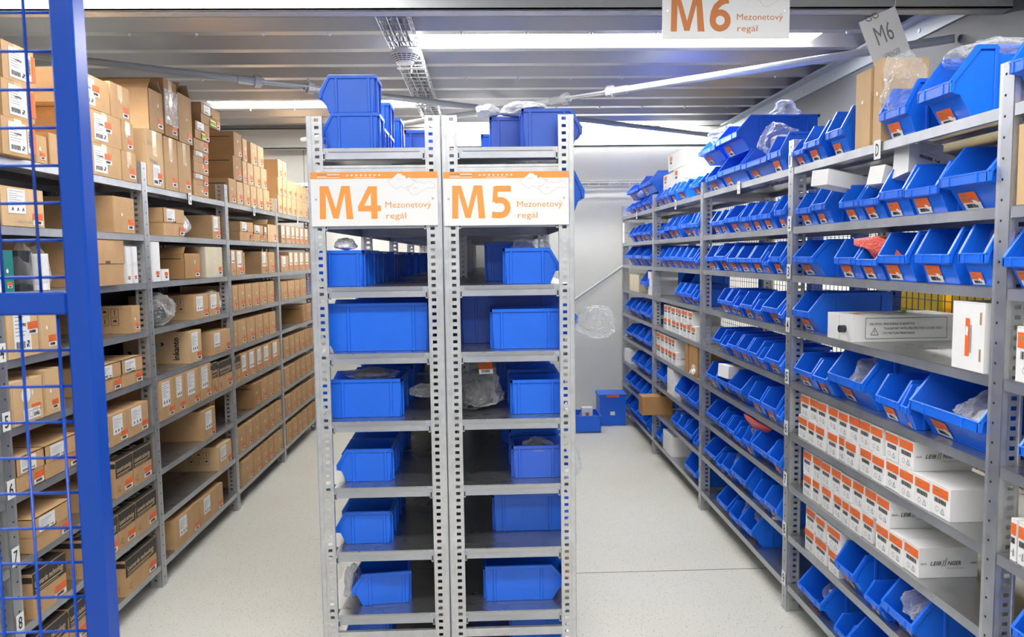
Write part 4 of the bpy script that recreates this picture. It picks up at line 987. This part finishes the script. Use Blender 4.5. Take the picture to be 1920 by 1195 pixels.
for a,b in ((300,327),(328,347),(348,374),(375,396)): 
    o,W=lbox('C',6,a,b,.205,.33,'paper',txt='UPOZORNĚNÍ')
lbox('C',6,398,408,.19,.3,'leo'); lbox('C',6,410,435,.18,.3,'leo')
lbox('C',7,382,404,.17,.40,'paper'); lbox('C',7,393,404,.15,.3,'plain',pro=-.12,label='brown carton set back at the right of shelf 7, bay C')
lbox('C',8,410,434,.145,.36,'paper',side='icons',m=m_cardl)
lbox('C',9,330,374,.155,.34,'paper'); lbox('C',9,376,418,.15,.34,'paper')
bag((XL-.16,4.78,SL[8]+.002),(.14,.2,.1),64,'crumpled clear bag at the right end of the lowest shelf, bay C')
# bay B
lbox('B',1,429,443,.155,.36,'plain',side='print',row='bottom'); lbox('B',1,437,453,.155,.40,'plain',zoff=.156,side='print',row='middle',m=m_cardd); lbox('B',1,438,453,.155,.40,'plain',zoff=.312,side='print',row='top',m=m_cardd)
for r_,zo in (('bottom',0),('middle',.151),('top',.302)):
    for a,b in ((444,456),(457,469),(470,481),(482,493),(494,505)) if r_=='bottom' else ((455,463),(464,475),(476,488),(489,500)) if r_=='middle' else ((455,463),(470,482),(483,494)):
        lbox('B',1,a,b,.149,.34,'plain',zoff=zo,row=r_,m=m_cardl)
for r_,zo in (('bottom',0),('middle',.141),('top',.282)):
    for a,b in ((521,529),(530,537),(538,546),(547,556),(557,566),(567,577)) if r_=='bottom' else ((521,529),(530,537),(538,546),(547,556),(557,566),(567,577)) if r_=='middle' else ((521,529),(530,537)):
        lbox('A',1,a,b,.139,.34,'plain',zoff=zo,row=r_,m=m_cardl)
lbox('B',2,450,475,.13,.34,'lid'); lbox('B',2,476,494,.12,.34,'lid'); lbox('B',2,495,501,.115,.34,'lid'); lbox('B',2,502,519,.135,.36,'open',m=m_cardl)
for a,b in ((527,535),(536,545),(546,553),(554,561),(562,570),(571,578)): lbox('A',2,a,b,.145,.34,'paper')
for a,b,h in ((431,442,.165),(443,456,.165),(457,459,.15)): lbox('B',3,a,b,h,.3,'paper')
lbox('B',3,490,502,.16,.40,'paper',side=None,label='brown carton with orange label on its near side, shelf 3, bay B'); lbox('B',3,503,515,.155,.34,'plain')
for a,b,h in ((527,541,.13),(542,550,.16),(551,560,.16),(561,571,.16),(572,580,.16)): lbox('A',3,a,b,h,.34,'paper')
for a,b in ((435,446),(447,459),(460,472),(473,486),(487,500),(501,514)): lbox('B',4,a,b,.165,.33,'plain')
for a,b in ((527,539),(540,552),(553,562),(563,574)): lbox('A',4,a,b,.15,.33,'plain')
for a,b in ((438,445),(446,462),(463,478),(479,493),(494,504),(505,517)): lbox('B',5,a,b,.165,.33,'plain')
lbox('A',5,567,574,.155,.40,'plain',side='print',m=m_cardd); lbox('A',5,575,583,.155,.34,'plain')
for a,b,st in ((441,451,'leo'),(452,465,'paper'),(466,480,'paper'),(481,492,'paper'),(493,509,'paper'),(510,525,'paper')): lbox('B',6,a,b,.175,.33,st)
lbox('B',7,476,489,.17,.38,'plain',side='print',m=m_cardd)
for a,b in ((490,501),(502,513),(514,527)): lbox('B',7,a,b,.165,.33,'plain')
for a,b in ((447,460),(461,474),(475,488),(489,503),(504,515),(516,528)): lbox('B',8,a,b,.17,.33,'plain')
for a,b in ((455,475),(476,490),(491,503),(504,513),(514,530)): lbox('B',9,a,b,.165,.33,'plain')
for s in (6,7,8,9):
    o_=(s-6)*2.2
    for a,b in ((531,541),(542,551),(552,560),(561,570),(571,580),(581,588)): lbox('A',s,a+o_*.8+1,b+o_*.8+1,.16,.33,'plain',m=m_card)
lab_blue='blue bin at the far right end of shelf 4, bay A, left rack'
make_bin((XL-.15,yat(578.5,XL,1.36),SL[3]+.0006),R(90),.10,.245,.135,lab_blue,None)
# wrapped rolls behind the mesh, shelf 3 bay D
def roll(px,pro,r,h,label,m):
    mb=MB(); mb.tube((0,0,0),(0,0,h),r,m,20); mb.tube((0,0,h),(0,0,h+.002),r*.4,m_dark,12)
    y=yat(px,XL-pro,SL[2]+.1); o=tag(obj('ribbon_roll',mb.mesh('roll'),loc=(XL-pro,y,SL[2]+.0005)),label,'roll')
    obj('film_wrap',bag_mesh('rw',r*2.5,r*2.5,h*1.25,int(px),m_film,sharp=.15),o); return o
roll(36,.06,.040,.145,'black ribbon roll in clear film behind the mesh, shelf 3',m_blk)
roll(70,.05,.036,.135,'white labelled roll in clear film behind the mesh, shelf 3',m_plast)
lbox('D',3,4,26,.145,.10,'plain',m=m_teal,label='teal pack with orange label behind the blue mesh, shelf 3')

# ------------------------------------------------------------------ centre rack contents
G4='blue bins in the M4 rack'; G5='blue bins in the M5 rack'
def mbin(rk,s,px0,px1,yn,W,Hh,label,m=None,zoff=0,rz=0,sticker=0,sl=.18):
    """bin seen side on: px0/px1 = lip..back (M4) or back..lip (M5) at its near side, yn = distance of near side"""
    z=SM[s-1]+zoff; x0=xat(px0,yn,z+Hh*.4); x1=xat(px1,yn,z+Hh*.4); D=x1-x0
    r0=R(-90) if rk==4 else R(90)
    return make_bin(((x0+x1)/2,yn+W/2,z+.0006),r0+rz,W,D,Hh,label,G4 if rk==4 else G5,sticker=sticker,m=m,sl=sl)
mbin(4,1,603,712,2.905,.155,.137,'lower of two stacked bins at the front left of the M4 rack top')
mbin(4,1,596,708,2.905,.155,.137,'upper of two stacked bins at the front left of the M4 rack top',zoff=.1376)
mbin(4,1,603,706,3.075,.155,.137,'blue bin behind the lower stacked bin on top of the M4 rack'); mbin(4,1,608,722,3.24,.155,.137,'third blue bin back on top of the M4 rack')
mbin(4,1,640,733,3.42,.155,.137,'upper rear blue bin rising behind the stacked pair, M4 top',zoff=.1376); mbin(4,1,640,733,3.42,.155,.137,'lower rear blue bin behind the stacked pair, M4 top')
mbin(4,1,655,752,3.80,.155,.137,'farther upper blue bin on top of the M4 rack',zoff=.1376); mbin(4,1,655,752,3.80,.155,.137,'farther lower blue bin on top of the M4 rack')
mbin(4,1,716,806,3.22,.30,.135,'darker blue bin against the right post on top of the M4 rack',m=m_bluei) if False else None
mbin(5,1,742-0,806,3.40,.30,.17,'x') if False else None
o=make_bin((xat(770,3.42,2.1)+.0,3.50,SM[0]+.0006),R(180),.15,.22,.150,'violet-blue bin beside the right post on top of the M4 rack',G4,sticker=0,m=m_bluei); o.location.x=-.275
mbin(4,3,590,684,2.915,.15,.137,'front blue bin on the shelf just below the M4 sign',sl=.12); mbin(4,3,600,703,3.09,.15,.137,'second blue bin back below the M4 sign'); mbin(4,3,612,716,3.28,.15,.137,'third blue bin back below the M4 sign')
for k,(yy_,a,b) in enumerate(((3.52,640,738),(3.70,650,742),(4.07,662,752),(4.30,672,760),(4.6,690,772),(5.0,705,785),(5.6,725,800))): mbin(4,3,a,b,yy_,.15,.137,f'blue bin {ORD[k+4]} back in the row below the M4 sign')
mbin(4,4,588,806,2.915,.30,.185,'wide blue bin filling the fourth level of the M4 rack',sl=.08); mbin(4,4,650,812,3.26,.30,.20,'large blue bin behind the wide one, fourth level of M4')
mbin(4,4,655,800,4.07,.3,.185,'third large blue bin back, fourth level of M4')
mbin(4,5,594,756,2.92,.24,.150,'open blue bin on the fifth level of the M4 rack',sl=.12); mbin(4,5,650,775,3.25,.24,.150,'blue bin behind the open one, fifth level of M4'); mbin(4,5,665,790,4.07,.24,.15,'third blue bin back, fifth level of M4')
mbin(4,6,631,738,2.925,.165,.130,'front blue bin on the sixth level of the M4 rack'); mbin(4,6,641,748,3.10,.165,.130,'second blue bin back, sixth level of the M4 rack'); mbin(4,6,655,756,3.30,.165,.13,'third blue bin back, sixth level of the M4 rack'); mbin(4,6,668,765,3.5,.165,.13,'fourth blue bin back, sixth level of the M4 rack')
mbin(4,7,630,736,2.925,.165,.130,'front blue bin on the seventh level of the M4 rack'); mbin(4,7,642,746,3.12,.165,.13,'second blue bin back, seventh level of the M4 rack'); mbin(4,7,655,754,3.32,.165,.13,'third blue bin back, seventh level of the M4 rack')
mbin(4,8,657,766,2.93,.165,.130,'slightly turned blue bin on the eighth level of the M4 rack',rz=R(7))
mbin(4,9,645,735,3.0,.16,.135,'left blue bin on the lowest level of the M4 rack')
bag((-.565,3.02,SM[7]),(.07,.15,.14),71,'crinkled clear bag at the left post, eighth level of M4',m=m_filmh)
bag((-.54,2.97,SM[2]+.137),(.09,.10,.05),72,'white dust mask with orange mark on the bin below the M4 sign',m=m_foam,name='dust_mask',cat='mask')
bag((-.46,3.0,SM[4]+.14),(.22,.12,.05),73,'clear bag on the open bin, fifth level of M4',core=m_grey)
bag((-.50,3.005,SM[6]+.02),(.09,.07,.07),74,'brown parts inside the front bin, seventh level of M4',m=m_cardl,name='parts_bundle',cat='parts')
# M5
mbin(5,1,978,1092,2.905,.165,.147,'front blue bin on top of the M5 rack, tipping past the right post',m=m_bluei); mbin(5,1,918,1040,3.12,.20,.155,'second blue bin back on top of the M5 rack',m=m_bluei); mbin(5,1,902,1015,3.45,.2,.14,'third blue bin back on top of the M5 rack')
bag((.17,3.12,SM[0]+.157),(.22,.24,.055),75,'white foam sheet lying on the bins on top of the M5 rack',m=m_foam,name='foam_sheet',cat='foam sheet')
bag((.015,3.12,SM[0]+.157),(.10,.14,.05),76,'small roll of white foam on the bins on top of the M5 rack',m=m_foam,name='foam_sheet',cat='foam sheet')
mbin(5,2,960,1096,3.0,.30,.20,'large blue bin behind the M5 sign, protruding past the right post')
mbin(5,3,943,1050,2.915,.165,.137,'front blue bin below the M5 sign'); mbin(5,3,910,1015,3.25,.17,.165,'darker blue bin set back below the M5 sign'); mbin(5,3,915,1010,3.6,.17,.15,'third blue bin back below the M5 sign')
bag((.16,2.99,SM[2]+.10),(.18,.12,.075),77,'clear bag filling the front bin below the M5 sign')
mbin(5,4,919,1076,2.915,.17,.155,'front blue bin on the fourth level of the M5 rack',sl=.12); mbin(5,4,862,1084,3.12,.30,.20,'large dark blue bin behind, fourth level of the M5 rack',m=m_bluei)
mbin(5,5,957,1070,2.925,.16,.135,'front blue bin on the fifth level of the M5 rack',sl=.12); mbin(5,5,953,1062,3.10,.16,.155,'second blue bin back, fifth level of the M5 rack'); mbin(5,5,930,1040,3.5,.2,.16,'third blue bin back, fifth level of the M5 rack')
mbin(5,6,959,1070,2.925,.16,.130,'violet-blue front bin on the sixth level of the M5 rack',m=m_bluei,sl=.12); mbin(5,6,955,1058,3.10,.16,.155,'second blue bin back, sixth level of the M5 rack'); mbin(5,6,938,1030,3.5,.2,.15,'third blue bin back, sixth level of the M5 rack')
mbin(5,7,923,1078,3.02,.20,.155,'plain blue bin on the seventh level of the M5 rack',sl=.12); mbin(5,8,906,1062,2.93,.20,.145,'wide blue bin on the eighth level of the M5 rack')
mbin(5,9,955,1062,3.02,.2,.14,'right blue bin on the lowest level of the M5 rack'); mbin(5,9,890,950,3.3,.2,.14,'left blue bin on the lowest level of the M5 rack')
bb=bag((-.055,3.10,SM[4]+.001),(.22,.20,.20),78,'large clear bag holding black parts on the fifth level of M5',core=m_blk); bb.location=(-.045,3.03,SM[4]+.001)
obj('barcode_label',barcode_mesh(.055,.045),bb,loc=(.01,-.10,.16),rz=R(12),rx=R(-25))
bag((-.26,3.0,SM[4]+.06),(.11,.1,.06),79,'end of a clear bag poking out beside the middle posts, M4')
bag((.19,2.98,SM[5]+.085),(.13,.11,.07),80,'clear bag of black cord in the violet bin, sixth level of M5',core=m_blk)
bag((.415,3.0,1.29),(.17,.14,.135),81,'big clear plastic bag hanging out past the right post of M5',tilt=R(12))
o=bag((.325,2.995,.73),(.09,.06,.13),82,'clear zip bag with orange label hanging out of M5 over the aisle')
mb=MB(); mb.box(-.03,.03,-.14,.14,0,.0,m_card)
o=obj('cardboard_box',carton_mesh(.16,.10,.200,m_card,'notape'),loc=(.345,3.22,SM[7]+.001),rz=R(90)); tag(o,'brown carton sticking out low on the right side of M5','cardboard box'); o.location.x=.31
obj('barcode_label',paper_mesh(.03,.04,1),o,loc=(-.075,-.0506,.10))

# ------------------------------------------------------------------ crates by the back wall
def crate(loc,W,D,Hh,label,rz=0):
    def f():
        mb=MB(); t=.006; m=m_blue
        mb.box(-W/2,W/2,-D/2,-D/2+t,0,Hh,m); mb.box(-W/2,W/2,D/2-t,D/2,0,Hh,m); mb.box(-W/2,-W/2+t,-D/2,D/2,0,Hh,m); mb.box(W/2-t,W/2,-D/2,D/2,0,Hh,m); mb.box(-W/2,W/2,-D/2,D/2,0,t,m)
        for a,b,c,d in ((-W/2-.008,W/2+.008,-D/2-.008,-D/2),(-W/2-.008,W/2+.008,D/2,D/2+.008),(-W/2-.008,-W/2,-D/2,D/2),(W/2,W/2+.008,-D/2,D/2)): mb.box(a,b,c,d,Hh-.02,Hh,m)
        return mb.mesh('crate',.001)
    return tag(obj('plastic_crate',f(),loc=loc,rz=rz),label,'crate')
crate((.80,6.98,0.0005),.44,.30,.155,'long low blue crate holding grey gear on the floor by the back wall')
mb=MB(); mb.box(-.16,-.02,-.05,.03,.0,.22,m_panel); mb.box(-.16,-.02,-.055,-.05,.01,.21,m_deck); g=tag(obj('grey_device',mb.mesh('dev',.003),loc=(.79,6.98,.01)),'grey metal device standing in the low blue crate','device')
mb=MB(); mb.box(0.05,.15,-.05,.03,0,.20,m_plast); mb.box(.085,.115,-.052,-.05,.12,.16,m_orange); g=tag(obj('white_device',mb.mesh('dev2',.003),loc=(.81,6.98,.01)),'small white device with orange label in the low blue crate','device')
mb=MB(); random.seed(4)
mb.path([(-.22+i*.03,random.uniform(-.05,.05),.15+.04*math.sin(i*1.3)) for i in range(15)],.006,m_grey,6); tag(obj('loose_cable',mb.mesh('cb'),loc=(.79,6.98,.01)),'grey cables coiled over the low blue crate','cable')
mb=MB(); mb.box(-.125,.125,-.12,.12,0,.27,m_blue); mb.box(-.133,.133,-.128,.128,.27,.30,m_blue); mb.box(-.06,.06,-.1285,-.128,.272,.296,m_orange); mb.box(-.025,.02,-.1215,-.12,.10,.135,m_paper)
tag(obj('plastic_crate',mb.mesh('tall_crate',.002),loc=(1.175,7.22,.0005)),'tall blue crate with white sticker standing on the floor by the back wall','crate')

# ------------------------------------------------------------------ mesh partition behind the right rack
px_=1.93
part=tag(obj('mesh_partition',None,loc=(px_,2.0,0)),'dark blue welded mesh partition behind the right-hand rack','partition')
for y in (-.8,1.9,3.6,5.3,7.2):
    mb=MB(); mb.box(0,.06,0,.06,0,2.3,m_dkblu); obj('partition_post',cached('ppost',lambda mb=mb: mb.mesh('ppost')),part,loc=(0,y-2,0))
mb=MB()
z=.10
while z<2.25: mb.box(.028,.031,-2.8,5.2,z,z+.003,m_dkblu); z+=.05
y=-2.8
while y<5.2: mb.box(.031,.034,y,y+.003,.08,2.25,m_dkblu); y+=.05
obj('wire_mesh',mb.mesh('wire_mesh'),part)
# goods behind the partition
for i,(x,y,wd,dp,h) in enumerate(((2.65,3.05,.5,.5,1.42),(2.65,3.62,.5,.5,1.40),(2.65,4.2,.5,.5,1.43))):
    mb=MB()
    nseg=6
    for k in range(nseg): mb.box(-wd/2+.004*(k%2),wd/2-.004*(k%2),-dp/2,dp/2,k*h/nseg,(k+1)*h/nseg,m_ycrate)
    tag(obj('yellow_stack',mb.mesh('ystack',.006),loc=(x,y,0.0005)),f'yellow wrapped stack behind the mesh partition, {["nearest","middle","farthest"][i]} of three','stack','yellow stacks behind the mesh')
mb=MB(); mb.box(-.04,.04,-.04,.04,0,2.1,m_dkblu); 
for k in range(20): mb.tube((-.042,0,.1+k*.1),(-.04,0,.1+k*.1),.008,m_plast,8)
for i,y in enumerate((4.75,5.4)):
    tag(obj('pallet_rack_post',cached('prp',lambda: mb.mesh('prp')),loc=(2.35,y,0)),f'dark blue punched post behind the mesh partition, {["nearer","farther"][i]} of two','post','dark blue posts behind the mesh')
mb=MB(); mb.tube((2.30,2.75,1.50),(2.30,3.75,1.20),.018,m_rod,8); tag(obj('grey_pole',mb.mesh('pole')),'grey diagonal pole in front of the yellow stacks behind the mesh','pole')

# ------------------------------------------------------------------ gate in the left foreground
gate=tag(obj('mesh_gate',None,loc=(-.56,1.03,0)),'blue steel mesh gate leaf in the left foreground','gate')
mb=MB(); mb.box(0,.031,0,.034,-.0,2.6,m_gate); obj('gate_post',mb.mesh('gpost',.003),gate)
zr=H_EYE+(0)
def zrow(py,X,Y):
    l=597.5-py; 
    # solve z for point (X,Y,z) projecting to row py
    return H_EYE-(X*(FPX*_Up.x-l*_F.x)+Y*(FPX*_Up.y-l*_F.y))/(FPX*_Up.z-l*_F.z)
za,zb=zrow(592,-.6,1.03),zrow(549,-.6,1.03)
mb=MB(); mb.box(-1.0,0,0.002,.032,za,zb,m_gate); obj('gate_rail',mb.mesh('grail',.003),gate)
mb=MB(); z0=zrow(20,-.6,1.04)
k=-6
while True:
    z=z0-k*.0495
    if z<.06: break
    if not(za-.002<z<zb+.002): mb.tube((-1.0,.018,z),(.002,.018,z),.0021,m_gate,8)
    k+=1
obj('horizontal_wires',mb.mesh('hw',smooth=True),gate)
mb=MB()
for zlo,zhi,off in ((zb,2.6,-.0235),(.02,za,-.004)):
    for k in range(1,20): mb.tube((off-.0495*k+.0345,.014,zlo),(off-.0495*k+.0345,.014,zhi),.0021,m_gate,8)
obj('vertical_wires',mb.mesh('vw',smooth=True),gate)
